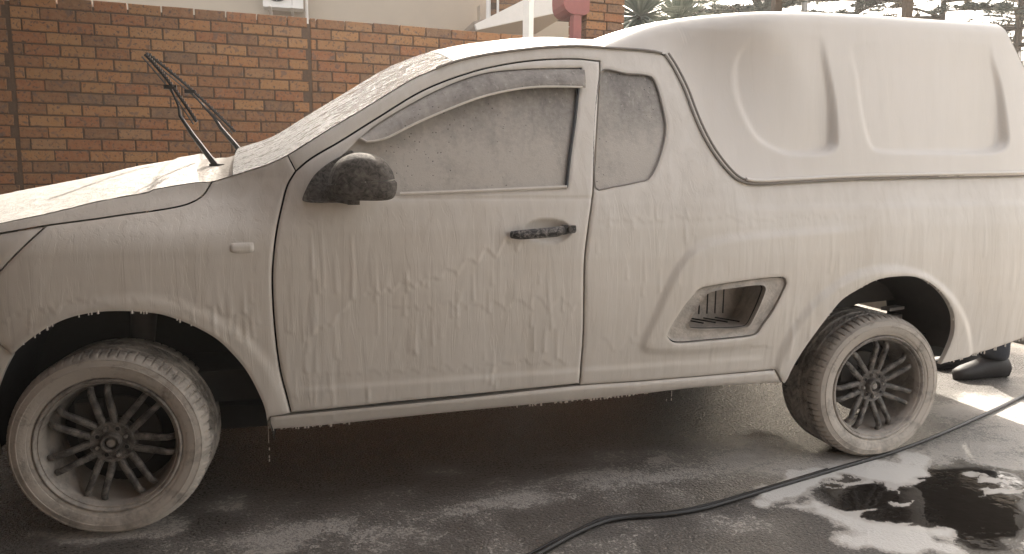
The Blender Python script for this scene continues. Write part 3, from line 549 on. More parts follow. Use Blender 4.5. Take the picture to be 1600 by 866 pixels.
# door mirror: sail, housing with split line, foot
def mirror(parent):
    sail = crom(A['mirror_sail'], .01, True)
    mb = MB(); n = len(sail); n_ = len(sail)
    front = [(x, float(S(x, z))-.012, z) for x, z in inset(sail, .004)]; back = [(x, float(S(x, z))+.01, z) for x, z in (sail if area(sail) > 0 else sail[::-1])]
    mb.add(front+back, [tuple(range(n))]+[(i, (i+1) % n, n+(i+1) % n, n+i) for i in range(n)])
    root = mb.build('door_mirror', M['wet_plastic'], parent)
    out = [(.640, 1.045), (.652, 1.085), (.678, 1.118), (.715, 1.135), (.753, 1.137), (.790, 1.127), (.815, 1.108), (.832, 1.082), (.838, 1.061)]
    low = [(.838, 1.057), (.844, 1.050), (.843, 1.028), (.835, 1.006), (.815, .997), (.76, .995), (.70, .998), (.655, 1.008), (.640, 1.04)]
    def shell(name, pts, nb=10, depth=.16):
        P = crom(pts, .008); P = np.vstack([P]); c = P.mean(0); c = np.array([.745, 1.052]); k = len(P); v = []; 
        for j in range(nb+1):                # dome from the outer skin back to the rim
            w = j/nb; an = w*math.pi/2; s = math.sin(an)**.42 if w else 0.; y = -.125+.09*(1-math.cos(an))
            for q in P: v.append((c[0]+(q[0]-c[0])*max(s, .02), y-.01+.0*w, c[1]+(q[1]-c[1])*max(s, .02)))
        for q in P: v.append((q[0]*.98+.745*.02, -.02, q[1]*.98+1.05*.02))
        fs = [(j*k+i, j*k+i+1, (j+1)*k+i+1, (j+1)*k+i) for j in range(nb+1) for i in range(k-1)]
        return mesh_obj(name, v, fs, M['wet_plastic'], root, True)
    shell('mirror_cap', out); shell('mirror_housing', low)
    MB().prism([(.66, 1.02), (.67, 1.09), (.74, 1.12), (.80, 1.09), (.82, 1.05), (.80, 1.01), (.70, 1.005)], 1, -.05, -.035).build('mirror_glass', M['aluminium'], root)
    MB().tube([(.66, .02, 1.02), (.69, -.05, 1.03), (.72, -.08, 1.04)], [.03, .028, .03], 10).build('mirror_arm', M['wet_plastic'], root, True)
    MB().box((.715, -.03, .990), (.035, .05, .014)).build('mirror_foot', M['wet_plastic'], root)
    return root
mirror(door)
# step recess
st = panel('step_surround', step_o, M['step_plastic'], truck, off=.010, rel=.6, g=.002, h=.008, holes=[step_i], edge=-.006, rad=.008); near.append(st)
si = step_i if area(step_i) > 0 else step_i[::-1]
yb = .15; n = len(si); v = [(x, .02, z) for x, z in si]; v += [(x+.02, yb, z+.004) for x, z in si]
pocket = mesh_obj('step_pocket', v, [(i, n+i, n+(i+1) % n, (i+1) % n) for i in range(n)]+[tuple(range(n, 2*n))], M['step_plastic'], st, False)
sl = MB()
for i in range(5): sl.box((1.945+.033*i, yb-.002, .615), (.003, .004, .10))
for i in range(4): sl.box((1.915+.048*i, .085, .5535), (.006, .10, .004), rz=.5)
sl.build('drain_slot', M['dark_well'], st)
# interior shell that stops light between the panels
ar = cr('arch_rear', st=.02); af = cr('arch_front', st=.02)
exp = lambda P, c, g: np.array([(x+(x-c[0])/np.hypot(x-c[0], z-c[1])*g, z+(z-c[1])/np.hypot(x-c[0], z-c[1])*g) for x, z in P])
ish = joinl([(-.33, .72), (-.15, .885), (.28, .985), (.47, 1.075), (.66, 1.19), (.95, 1.37), (1.2, 1.445), (1.5, 1.485), (1.83, 1.48), (2.02, 1.12), (2.1, 1.07), (3.5, 1.09), (3.58, .50), (3.02, .41)],
            exp(ar, RA, .03)[::-1][3:-1], [(2.22, .345), (.49, .31)], exp(af, FA, .03)[::-1][2:-3])
shell = panel('inner_shell', ish, M['dark_well'], truck, off=.030, rel=0, h=.04, flange=0, g=0, edge=0, holes=[inset(step_o, -.01)]); near.append(shell)
# wheel arches: liner, lip
def liner(name, pts, c, ga, gb, y0, y1, mat):
    P = exp(pts, c, .012); v = []; ys = np.linspace(y0, y1, 6)
    for y in ys: v += [(x, y, z) for x, z in P]
    k = len(P); fs = [(j*k+i, j*k+i+1, (j+1)*k+i+1, (j+1)*k+i) for j in range(5) for i in range(k-1)]
    return mesh_obj(name, v, fs, mat, truck, True)
lf = liner('wheel_arch_liner', np.vstack([[(-.33, .24)], [(-.31, .40)], af, [(.45, .25)]]), FA, 0, 0, .012, .42, M['dark_well']); near.append(lf)
lr = liner('wheel_arch_liner', ar[2:-3], RA, 0, 0, .012, .36, M['underbody']); near.append(lr)
inn = MB().prism([(-.34, .3), (-.34, .55), (-.15, .68), (.2, .70), (.44, .55), (.47, .26)], 1, .40, .42).build('inner_arch_wall', M['dark_well'], truck); near.append(inn)
inn = MB().prism([(2.30, .46), (2.45, .66), (2.75, .71), (2.93, .62), (2.98, .56), (2.80, .55), (2.62, .50)], 1, .30, .31).build('inner_arch_wall', M['underbody'], truck); near.append(inn)
sp = MB().tube([(.03, .24, .30), (.05, .30, .60), (.05, .31, .68)], [.03, .04, .05], 12); sp.lathe([(.05, 0), (.05, .06)], 12, (.03, .2, .27), True)
near.append(sp.build('suspension_strut', M['underbody'], truck, True))
br = MB().box((2.88, .20, .545), (.10, .04, .012), rz=.3).box((2.93, .24, .50), (.05, .03, .02), rz=.2); near.append(br.build('bracket', M['grey_metal'], truck))
# mirror image of the flank on the far side
for o in near:
    c = copy_tree(o, truck); c.scale = (1, -1, 1); c.location = (0, 2*WC, 0)

# top surfaces: hood, cowl, windscreen, roof lofted between the two upper edges
path = joinl(crom([(-.74, .80), (-.50, .875), (-.2568, .93)], .02), crom(A['hood_crease'], .02), crom(A['pillar_edge'], .02))
ps = np.r_[0, np.cumsum(np.hypot(*np.diff(path, axis=0).T))]
tg = np.gradient(path, axis=0); tg = np.stack([np.convolve(np.pad(tg[:, i], 6, mode='edge'), np.ones(13)/13, 'valid') for i in (0, 1)], 1)
tg /= np.hypot(*tg.T)[:, None]; nr = np.stack([-tg[:, 1], tg[:, 0]], 1)
def s_at(x): return float(np.interp(x, path[:, 0], ps))
def top(s, v, drop=0., crown=.105):
    x = np.interp(s, ps, path[:, 0]); z = np.interp(s, ps, path[:, 1]); nx = np.interp(s, ps, nr[:, 0]); nz = np.interp(s, ps, nr[:, 1])
    y = float(S(x, z)); a = abs(2*v-1); c = (1-a**2.0)*crown-drop*(1-a**30)
    return (x+nx*c, y+(2*WC-2*y)*v, z+nz*c)
def topsheet(name, sa, sb, mat, nu, nv=90, drop=0., rim=.02, bend=0., rel=0., crown=.105):
    def fn(u, v):
        a = abs(2*v-1); s = sa+(sb-bend*(1-a**2)-sa)*u; p_ = top(s, v, drop, crown)
        if rel: p_ = (p_[0], p_[1], p_[2]+rel*(float(fbm(np.array([p_[0]*40]), np.array([p_[1]*40]), 3)[0])-.5))
        return p_
    v_, f_ = sheet(fn, nu, nv); 
    if rim:
        for row in (0, nu):
            b = len(v_); 
            for j in range(nv+1): q = v_[row*(nv+1)+j]; v_.append((q[0]+(.004 if row else -.0), q[1], q[2]-rim))
            f_ += [((row*(nv+1)+j), b+j, b+j+1, row*(nv+1)+j+1) for j in range(nv)]
    return mesh_obj(name, v_, f_, mat, truck, True, 50)
sh, sw, sr, se = s_at(.262), s_at(.36), s_at(1.07), s_at(1.835)
hood = topsheet('hood', 0, sh, M['foam_hood'], 110, 130, rim=.03, bend=.05, rel=.004)
topsheet('cowl', sh-.10, sw+.03, M['cowl_plastic'], 14, 60, drop=.022, rim=0)
topsheet('windscreen', sw, sr-.004, M['windscreen_foam'], 70, 110, rim=.01)
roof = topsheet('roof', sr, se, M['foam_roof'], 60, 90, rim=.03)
# foam ridges where the hood has been rubbed
for k, P in enumerate(([(345, 262)],)): pass
gut = [(x, float(S(x, z))-.004, z+.002) for x, z in pe[::4] if x > 1.0]
near2 = MB().tube(gut, .0045, 6).build('roof_gutter', M['rubber_seal'], truck, True)
c = copy_tree(near2, truck); c.scale = (1, -1, 1); c.location = (0, 2*WC, 0)
# wipers lifted off the glass
def wiper(base, arm, blade):
    a = MB().tube([base]+arm, [.012, .010, .008, .0055, .004][:len(arm)+1], 8).box(base, (.05, .04, .025)).build('wiper', M['black_rubber'], truck, True)
    p0, p1 = Vector(blade[0]), Vector(blade[1]); d = (p1-p0); b = MB(); k = 26
    pts = [p0+d*(i/k)+Vector((0, 0, .012*math.sin(math.pi*i/k))) for i in range(k+1)]
    b.tube(pts, .0055, 6); b.build('wiper_blade', M['black_rubber'], a, True)
    b2 = MB(); b2.tube([q-Vector((.010, 0, .008)) for q in pts], .0028, 5); 
    for i in range(1, k): b2.box(pts[i]+Vector((.002, -.004, .006)), (.006, .006, .006))
    b2.build('foam_beads', M['rim_lip'], a, False)
    mid = p0+d*.48; MB().tube([arm[-1], mid], .004, 6).box(mid, (.04, .012, .014)).build('blade_clip', M['black_rubber'], a, True)
wiper((.281, .45, 1.089), [(.255, .45, 1.126), (.205, .45, 1.20), (.168, .45, 1.262), (.165, .45, 1.295)], [(.070, .45, 1.460), (.220, .45, 1.243)])
wiper((.324, .90, 1.146), [(.300, .90, 1.18), (.248, .90, 1.246), (.225, .90, 1.285), (.18, .90, 1.34)], [(-.008, .90, 1.523), (.302, .90, 1.232)])

# canopy: rounded shell solved from a smooth union of flank, roof and nose
def Rc(x): return np.interp(x, [1.3, 1.5, 1.624, 1.712, 1.815, 1.973, 2.162, 2.36, 2.65, 3.3, 3.6], [1.42, 1.52, 1.575, 1.617, 1.660, 1.692, 1.717, 1.728, 1.733, 1.733, 1.728])
_xs = np.linspace(1.2, 3.8, 521); _rc = np.convolve(np.pad(Rc(_xs), 15, mode='edge'), np.ones(31)/31, 'valid')
def canopy_f(x, y, z):
    yy = min(y, 2*WC-y); a = float(SC(x, z))-yy+.05*max(0, (1.84-x)/.3)**1.2
    w = abs(y-WC)/.6; cwn = float(np.interp(x, [1.6, 2.3], [.045, .045]))
    b = z-(float(np.interp(x, _xs, _rc))-cwn*w*w)
    k = .045; h = max(k-abs(a*1.0-b), 0)/k
    return max(a, b)+h*h*k*.25-.003
BA, BB = cr('blister_a', True, .012), cr('blister_b', True, .012)
sc = crom(A['seam_c'], .01); sc = np.vstack([sc, [(3.60, 1.095)]])
def zr(X): return float(np.interp(X, np.r_[1.60, 1.70, sc[:, 0]], np.r_[1.50, 1.50, sc[:, 1]]))
NX, NP = 210, 150; zc = 1.05; v_ = []
Xs = np.linspace(1.56, 3.60, NX)
for X in Xs:
    w = float(sst(2.4, 3.6, np.array(X))); z0 = zr(X); y0 = float(SC(X, z0)); ph0 = math.atan2(z0-zc, WC-y0)
    half = []
    for j in range(NP):
        u = j/(NP-1); ph = ph0+(math.pi/2-ph0)*u**1.12
        c_, s_ = math.cos(ph), math.sin(ph); lo, hi = .2, 1.3
        for _ in range(24):
            r = (lo+hi)/2; z = zc+r*s_; x = X-w*.6*(z-1.09)
            if canopy_f(x, WC-r*c_, z) > 0: hi = r
            else: lo = r
        z = zc+lo*s_; half.append((X-w*.6*max(0, z-1.09), WC-lo*c_, z))
    v_ += half+[(x, 2*WC-y, z) for x, y, z in half[::-1][1:]]
V = np.array(v_); row = 2*NP-1
def blister(V):
    Q = V[:, [0, 2]]; e = np.zeros(len(V)); sidew = V[:, 2] < 1.66
    for P, x0, x1, zt, zb, dm in ((BA, 2.05, 2.46, 1.60, 1.155, .034), (BB, 2.56, 3.25, 1.60, 1.165, .036)):
        d = segdist(Q, P); s = np.where(inside(Q, P), d, -d)
        u = np.clip((Q[:, 0]-x0)/(x1-x0), 0, 1); t = np.clip((zt-Q[:, 1])/(zt-zb), 0, 1)
        e += sst(-.004, .016, s)*(.003*sst(.02, .25, t)+dm*(t**1.0)*(u**1.3)+.004*t)
    return e
e = blister(V); nearm = V[:, 1] < WC; V[nearm, 1] += e[nearm]; V[~nearm, 1] -= e[~nearm]
V[:, 1] += np.where(nearm, -1, 1)*.0010*(fbm(V[:, 0]*16, V[:, 2]*3)-.5)*2*(V[:, 2] < 1.6)
fs_ = [(i*row+j, (i+1)*row+j, (i+1)*row+j+1, i*row+j+1) for i in range(NX-1) for j in range(row-1)]
nV = len(V); lipv = []
for i in range(NX):
    for j, sg in ((0, 1), (row-1, -1)): q = V[i*row+j]; lipv.append((q[0]+.006, q[1]+.025*sg, q[2]+.004))
V = np.vstack([V, lipv]); fs_ += [(i*row, nV+2*i, nV+2*i+2, (i+1)*row) for i in range(NX-1)]+[(i*row+row-1, (i+1)*row+row-1, nV+2*i+3, nV+2*i+1) for i in range(NX-1)]
canopy = mesh_obj('canopy', V, fs_, M['foam_canopy'], truck, True, 60)
last = V[(NX-1)*row:NX*row]; cx = last.mean(0); cap = [tuple(q) for q in last[::4]]+[tuple(cx)]
n = len(cap)-1
mesh_obj('canopy_rear_door', [(x+.003, y, z) for x, y, z in cap], [(i, i+1, n) for i in range(n-1)]+[(n-1, 0, n)], M['foam_canopy'], truck, False)
seal = MB()
for dx, rr in ((-.004, .0050), (.010, .0042)):
    seal.tube([(x+dx*1.0, float(S(x, z))-.003, z+dx*.4) for x, z in crom(A['seam'], .02)], rr, 6)
o = seal.build('canopy_seal', M['rubber_seal'], truck, True); c = copy_tree(o, truck); c.scale = (1, -1, 1); c.location = (0, 2*WC, 0)
rl = MB(); rpts = [(x, float(SC(x, z))-.004, z+.010) for x, z in crom(A['seam'], .03) if x > 2.08]+[(3.59, float(SC(3.59, 1.1)), 1.105)]
rl.tube(rpts, .011, 8, flat=.6); o = rl.build('canopy_rail', M['foam_canopy'], truck, True); c = copy_tree(o, truck); c.scale = (1, -1, 1); c.location = (0, 2*WC, 0)
# underbody, tail, nose
MB().box((-.10, WC, .24), (1.2, 1.05, .08)).build('under_tray', M['dark_well'], truck)  # tray added to cover sunlit ground seen through the front arch
MB().box((1.55, WC, .40), (3.2, 1.40, .10)).build('floor_pan', M['dark_well'], truck)
MB().box((1.45, WC, .33), (2.2, .22, .10)).tube([(2.67, .20, .272), (2.67, 1.46, .272)], .03, 12).build('rear_axle', M['dark_well'], truck)
MB().tube([(1.2, .70, .30), (2.4, .62, .30), (3.0, .55, .36), (3.6, .5, .36)], .025, 10).build('exhaust', M['underbody'], truck, True)
tl = MB().prism([(3.60, .52), (3.67, .56), (3.69, .78), (3.62, 1.10), (3.56, 1.10), (3.56, .50)], 1, .12, 2*WC-.12); tl.build('tailgate', FP, truck)
MB().prism([(3.56, .36), (3.72, .38), (3.74, .52), (3.56, .54)], 1, .14, 2*WC-.14).build('rear_bumper', FP, truck)
for y in (.155, 2*WC-.155): MB().prism([(3.60, .72), (3.675, .74), (3.65, 1.02), (3.60, 1.03)], 1, y-.05, y+.05).build('tail_light', M['maroon_paint'], truck)
yn = float(S(-.74, .6))
def nosef(u, v):
    prof = crom([(-.74, .795), (-.78, .72), (-.80, .60), (-.82, .45), (-.78, .28), (-.70, .24)], .05); k = u*(len(prof)-1); i = min(int(k), len(prof)-2)
    q = prof[i]+(prof[i+1]-prof[i])*(k-i); a = abs(2*v-1); return (q[0]-.10*(1-a*a), yn+.0+(2*WC-2*yn)*v, q[1]+.09*(1-a*a)*max(0, 1-u*2))
v_, f_ = sheet(nosef, 16, 30); mesh_obj('front_bumper', v_, f_, FP, truck, True)
MB().box((-.895, WC, .66), (.02, .62, .12)).box((-.905, WC, .40), (.02, .8, .10)).build('grille', M['dark_well'], truck)

# ---------------- wheels ----------------
def tyre_mesh(RT=.272, W=.238):
    prof = [(.203, .006), (.206, -.003), (.210, -.006), (.216, -.0065), (.2165, -.009), (.222, -.011), (.230, -.0125), (.236, -.0125), (.2365, -.0140), (.239, -.0140), (.2395, -.0120), (.246, -.0105), (.252, -.0075), (.2525, -.0085), (.2545, -.0082), (.2550, -.0060), (.259, -.0015), (.263, .004), (.266, .010), (.2685, .017), (.270, .025), (.271, .033)]
    yb = np.linspace(.038, W-.038-.012, 34); prof += [(RT, float(y)) for y in yb]
    prof += [(r, W-.012-y) for r, y in prof[:22][::-1]]
    n = 420; v = []
    for r, y in prof:
        for k in range(n):
            th = 2*math.pi*k/n; rr = r+.009*max(0., (r-.21)/.062)
            if r > .2588:
                yy = y if y < W/2 else W-.012-y
                if yy < .050: 
                    if (k % 6) < 1 and yy > -.001: rr -= .0055
                    if .042 < yy: pass
                for g0 in (.053, .100, .147):
                    if abs(y-g0) < .0042: rr -= .008
                if .058 < y < .095 and ((k+int((y-.058)*220)) % 6) < 1: rr -= .0045
                if .105 < y < .142 and ((k-int((y-.105)*220)) % 6) < 1: rr -= .0045
            v.append((rr*math.cos(th), y, rr*math.sin(th)))
    # the contact patch is pressed flat
    v = [(x, y, max(z, -.2790)) for x, y, z in v]
    P = len(prof); fs = [(i*n+k, i*n+(k+1) % n, (i+1)*n+(k+1) % n, (i+1)*n+k) for i in range(P-1) for k in range(n)]
    return v, fs, prof
def make_wheel(rot):
    # wheel barrel with its lip
    rimp = [(.2035, .008), (.2045, .000), (.2025, -.006), (.1985, -.0075), (.1950, -.0055), (.1935, .0005), (.1915, .0030), (.1885, .0015), (.1865, .0035), (.1850, .010), (.1820, .016), (.1800, .030), (.1770, .050), (.1755, .062), (.1700, .070), (.1700, .155), (.1740, .170)]
    wh = MB().lathe(rimp, 96).build('wheel', M['rim_lip'], truck, True, 60)
    v, fs, prof = tyre_mesh(); ty = mesh_obj('tyre', v, fs, M['rubber_foam'], wh, True, 40)
    ty.data.materials.append(M['tread_foam'])
    n = 420; tread = [(17 <= i < len(prof)-18) for i in range(len(prof)-1)]
    ty.data.polygons.foreach_set('material_index', [1 if tread[i//n] and i//n > 19 else 0 for i in range(len(ty.data.polygons))])
    # twin spokes: seven pairs
    sec = [(-.0085, .007), (-.0078, -.002), (-.0045, -.0060), (.0045, -.0060), (.0078, -.002), (.0085, .007), (.005, .014), (-.005, .014)]
    sm = None
    for k in range(7):
        for sgn in (-1, 1):
            if sm is None or True:
                path_ = [(.050, sgn*.012, .040), (.062, sgn*.0165, .037), (.085, sgn*.0190, .032), (.110, sgn*.0200, .027), (.132, sgn*.0210, .022), (.152, sgn*.0222, .018), (.166, sgn*.0235, .020), (.177, sgn*.0250, .030)]
                P3 = crom([(a, b) for a, b, c in path_], .006); yy = crom([(a, c) for a, b, c in path_], .006)
                m_ = min(len(P3), len(yy)); P3 = res(P3, 24); yy = res(yy, 24); vv = []; K = len(sec)
                for i in range(24):
                    for (l, dpt) in sec: vv.append((P3[i][0], yy[i][1]+dpt, P3[i][1]+l*(1.35-.30*i/23)))
                ff = [(i*K+j, i*K+(j+1) % K, (i+1)*K+(j+1) % K, (i+1)*K+j) for i in range(23) for j in range(K)]+[tuple(range(K)), tuple(range(23*K, 24*K))]
                o = mesh_obj('spoke', vv, ff, M['wheel_metal'], wh, True, 50) if k == 0 else None
            if o is None:
                o = first[sgn].copy(); C.objects.link(o); o.parent = wh
            else:
                if k == 0: first = dict(globals().get('first_', {})); globals()['first_'] = {**first, sgn: o}; first = globals()['first_']
            o.rotation_euler = (0, -(rot+k*2*math.pi/7), 0)
    hubp = [(.000, .044), (.0185, .044), (.0190, .020), (.0210, .014), (.0255, .014), (.0290, .020), (.0300, .028), (.0310, .035), (.0320, .036), (.0520, .034), (.0560, .031), (.0610, .031), (.0650, .036), (.0660, .044), (.0640, .075), (.02, .08)]
    MB().lathe(hubp, 64).build('hub', M['wheel_metal'], wh, True, 45)
    MB().lathe([(.0005, .020), (.0110, .020), (.0155, .027), (.0170, .040)], 24).build('axle_cap', M['rim_lip'], wh, True, 45)
    for k in range(8):
        an = rot+2*math.pi*(k+.3)/8; c = (.0430*math.cos(an), 0, .0430*math.sin(an))
        MB().lathe([(.0092, .0325), (.0088, .0305), (.0068, .0305), (.0064, .050)], 20, c).build('lug_hole', M['wheel_metal'], wh, True, 45)
        if k % 2 == 0: MB().lathe([(.0005, .024), (.0040, .024), (.0055, .026), (.0058, .045)], 6, c).build('lug_nut', M['rim_lip'], wh)
        else: MB().lathe([(.0005, .0330), (.0062, .0330)], 16, c).build('lug_recess', M['dark_well'], wh)
    MB().lathe([(.0005, .098), (.06, .098), (.062, .108), (.118, .108), (.120, .112), (.120, .118), (.118, .120)], 64).build('brake_disc', M['brake_metal'], wh, True, 40)
    MB().box((-.075, .100, .06), (.07, .05, .10)).build('brake_caliper', M['underbody'], wh)
    return wh
w1 = make_wheel(R(98)); w1.location = (-.002, -.012, .279)
w1.rotation_euler = (0, 0, R(-3.5))
w2 = make_wheel(R(84)); w2.location = (2.669, 0, .279)
MB().lathe([(.0005, .165), (.17, .165)], 48).build('back_plate', M['dark_well'], w1)
for w in (w1, w2):
    c = copy_tree(w, truck); c.location = (w.location[0], 2*WC, .279); c.scale = (1, -1, 1)
# foam hanging off the sill and the arches
db = MB()
slp = crom(A['sill_low'], .01)
def blob(b, x, y, z, r, L):
    b.tube([(x, y, z+.004), (x, y, z-L*.4), (x, y, z-L*.8), (x, y, z-L)], [r*.8, r*.75, r, r*.3], 6)
for i in range(420):
    q = slp[random.randrange(2, len(slp))]; dens = vnoise(np.array([q[0]*5]), np.array([1.]))[0]
    if random.random() < 1.3*(dens-.45)+.05: blob(db, q[0]+random.uniform(-.004, .004), float(S(q[0], q[1]))-.004+random.uniform(0, .01), q[1]+.002, random.uniform(.002, .0048), random.uniform(.003, .009))
for P, (a, b_) in ((cr('arch_rear'), (.2, .95)), (cr('arch_front'), (.1, .6))):
    for i in range(20):
        q = P[int(len(P)*random.uniform(a, b_))]; blob(db, q[0], float(S(q[0], q[1]))-.004, q[1]+.003, random.uniform(.0018, .004), random.uniform(.003, .009))
for i in range(24):
    P = cr('tail_bottom'); q = P[random.randrange(len(P))]; blob(db, q[0], float(S(q[0], q[1])), q[1]+.003, .003, random.uniform(.004, .012))
for x, z, L in ((.443, .30, .065), (1.82, .315, .022), (1.80, .285, .008)):
    db.tube([(x, .03, z), (x, .03, z-L)], [.0012, .0010], 5)
for x, z in ((.443, .19), (.443, .178), (1.82, .282), (2.215, .272), (.444, .215)): db.tube([(x, .03, z+.006), (x, .03, z), (x, .03, z-.004)], [.0008, .0022, .001], 6)
tag(db.build('foam_drips', FP, truck, True), kind='stuff')

# ---------------- brick boundary wall ----------------
WD = Vector((.991, .134, 0)).normalized(); WN = Vector((-WD.y, WD.x, 0)); P0 = Vector((-.2, 4.19, 0)); WA = math.atan2(WD.y, WD.x)
def wpt(s, d, z): return P0+WD*s+WN*d+Vector((0, 0, z))
def brick_mesh(L=.222, Hh=.075, T=.10):
    b = 0.004; v = []
    for x in (0, L):
        for z in (0, Hh): v.append((x, .004, z))
    v = [(b, 0, b), (L-b, 0, b), (L-b, 0, Hh-b), (b, 0, Hh-b), (0, b, 0), (L, b, 0), (L, b, Hh), (0, b, Hh), (0, T, 0), (L, T, 0), (L, T, Hh), (0, T, Hh)]
    f = [(0,1,2,3), (0,4,5,1), (1,5,6,2), (2,6,7,3), (3,7,4,0), (4,8,9,5), (5,9,10,6), (6,10,11,7), (7,11,8,4)]
    return v, f
bmeshes = {}
def get_brick(L):
    k = round(L, 3)
    if k not in bmeshes:
        v, f = brick_mesh(k); me = bpy.data.meshes.new('brick'); me.from_pydata(v, [], f); me.materials.append(M['face_brick']); bmeshes[k] = me
    return bmeshes[k]
wall = empty('brick_wall', P0); wall.rotation_euler = (0, 0, WA)
tag(wall, 'face-brick boundary wall of mottled orange and brown bricks behind the truck', 'wall')
MB().box((.8, .075, 1.13), (9.0, .13, 2.26)).build('mortar', M['mortar'], wall)
top = 2.308; rest = MB(); nb = 0; vis = []
joints = (-1.30, .805)                                            # vertical movement joints
for rowi in range(27):
    z = top-.078-rowi*.085; offs = (rowi % 2)*.116
    if rowi % 5 == 3: offs += .03
    s = -4.0+offs
    while s < 5.0:
        L = .222; a, b = s, s+L
        for j in joints:
            if a < j-.013 < b: b = j-.013
            elif a < j+.013 < b: a = j+.013
        if b-a > .04: vis.append((rowi, a, b-a, z))
        if s+L > joints[0]-.008 and s < joints[0]-.008 and s+.232 < joints[0]: pass
        s += .232
        # restart the bond at a joint
        for j in joints:
            if s < j < s+.0: s = j
    # bits cut by a joint: fill the rest of the brick on the other side
    for j in joints:
        s = -4.0+offs; 
        while s+.222 < j-.013: s += .232
        a, b = s, s+.222
        if a < j-.013 and b-(j+.013) > .03 and a < j: vis.append((rowi, j+.013, b-(j+.013), z))
def in_view(s, z):                                                # part of the wall that stands clear of the truck
    line = np.interp(s, [-1.6, -1.0, 0, .8, 1.4, 2.0, 2.6, 3.7], [1.05, 1.05, 1.20, 1.42, 1.78, 2.02, 2.12, 2.15]); return -1.62 < s < 3.9 and z > line-.06
for rowi, a, L, z in vis:
    dz = random.uniform(-.0015, .0015); dd = random.uniform(-.003, .003)
    if in_view(a+L/2, z+.04) and nb < 300:
        o = bpy.data.objects.new('brick', get_brick(round(L, 2))); C.objects.link(o); o.parent = wall
        o.location = (a, dd, z+dz); o.rotation_euler = (0, random.uniform(-.008, .008), 0); nb += 1
    else:
        v, f_ = brick_mesh(L); rest.add([(x+a, y+dd, q+z+dz) for x, y, q in v], f_)
tag(rest.build('brick_courses', M['face_brick'], wall), kind='stuff')
# brick pillar beyond the wall, to the right
pil = empty('brick_pillar', wpt(3.51, .3, 0)); pil.rotation_euler = (0, 0, WA); tag(pil, 'tall orange brick pillar at the right end of the boundary wall', 'pillar')
MB().box((.21, .21, 2.0), (.395, .38, 4.0)).build('mortar', M['mortar'], pil)
low = MB()
for rw in range(46):
    z = .01+rw*.085
    cuts = [(0, .222), (.232, .190)] if rw % 2 else [(0, .190), (.20, .222)]
    for a, L in cuts:
        d_ = random.uniform(-.006, .006)
        if 2.1 < z < 3.0:
            o = bpy.data.objects.new('brick', get_brick(round(L, 3))); C.objects.link(o); o.parent = pil; o.location = (a, d_, z); o.rotation_euler = (0, random.uniform(-.02, .02), 0)
        else:
            v, f_ = brick_mesh(L); low.add([(x+a, y+d_, q+z) for x, y, q in v], f_)
    for yy in (0.02, .23):
        v, f_ = brick_mesh(.17); low.add([(.42-y, x+yy, q+z) for x, y, q in v], f_); low.add([(y, x+yy, q+z) for x, y, q in v], f_)
tag(low.build('brick_courses', M['face_brick'], pil), kind='stuff')
# maroon post and beam end beside it
mp = empty('maroon_post', (0, 0, 0)); tag(mp, 'maroon steel post with a thick beam end, left of the brick pillar', 'post')
mc = wpt(3.40, .32, 0)
MB().box((mc.x, mc.y, 1.35), (.085, .085, 2.7), rz=WA).build('post', M['maroon_paint'], mp)
b = MB(); o8 = [(-.13, .05), (-.125, -.01), (-.105, -.055), (-.07, -.085), (-.03, -.10), (.10, -.10), (.14, -.07), (.14, .35), (-.13, .35)]
b.prism([(mc.x+x-.02, 2.72+z) for x, z in o8], 1, mc.y-.06, mc.y+.30); b.v = [(x, y, z-.03) for x, y, z in b.v]; b.build('beam_end', M['maroon_paint'], mp)
# slim white post between truck and wall
wp_ = empty('white_post', (2.21, 3.4, 0)); tag(wp_, 'slim white square steel post between the truck and the brick wall', 'post')
b = MB().box((0, 0, 1.60), (.058, .058, 3.2), rz=R(38)); b.build('post', M['white_paint'], wp_)
MB().box((0, 0, .006), (.16, .16, .012), rz=R(38)).build('base_plate', M['white_paint'], wp_)
# neighbouring house: plaster wall, air conditioner, eave
house = empty('plaster_house', (0, 11, 0)); tag(house, 'beige plastered house rising behind the brick wall', 'house')
MB().box((-2.0+.0, .1, 2.9), (11.8, .2, 5.8)).build('wall', M['plaster'], house)
MB().box((4.45, -.4, 1.9), (2.2, .2, 3.8)).build('low_wall', M['plaster'], house)
MB().box((-2.2, -.1, 5.9), (11.6, 1.0, .12)).build('roof', M['roof_sheet'], house)
ac = empty('air_conditioner', (0, 0, 0)); tag(ac, 'white outdoor air conditioner unit on brackets on the beige wall', 'air conditioner')
ax0, ax1, ay, az0, az1 = AC
b = MB().box(((ax0+ax1)/2, ay+.14, (az0+az1)/2), (ax1-ax0, .28, az1-az0)); b.build('casing', M['white_paint'], ac)
cxx = ax0+.30*(ax1-ax0)*1.15; czz = az0+.29
MB().lathe([(.235, -.006), (.235, .002), (.215, .002)], 40, (cxx, ay, czz)).build('fan_ring', M['white_paint'], ac, True)
MB().lathe([(.0005, -.002), (.21, -.002)], 40, (cxx, ay-.001, czz)).build('fan_opening', M['dark_well'], ac)
b = MB()
for r in (.05, .09, .13, .17, .205): b.lathe([(r, -.012), (r+.006, -.012), (r+.006, -.006), (r, -.006)], 32, (cxx, ay, czz))
for k in range(8): b.box((cxx+.10*math.cos(k*math.pi/4), ay-.009, czz+.10*math.sin(k*math.pi/4)), (.2, .006, .006), M=Matrix.Rotation(-k*math.pi/4, 3, 'Y'))
b.build('fan_grille', M['grey_metal'], ac)
b = MB().box((ax0+.72*(ax1-ax0), ay-.003, (az0+az1)/2), (.008, .006, az1-az0-.02)); b.build('panel_seam', M['grey_metal'], ac)
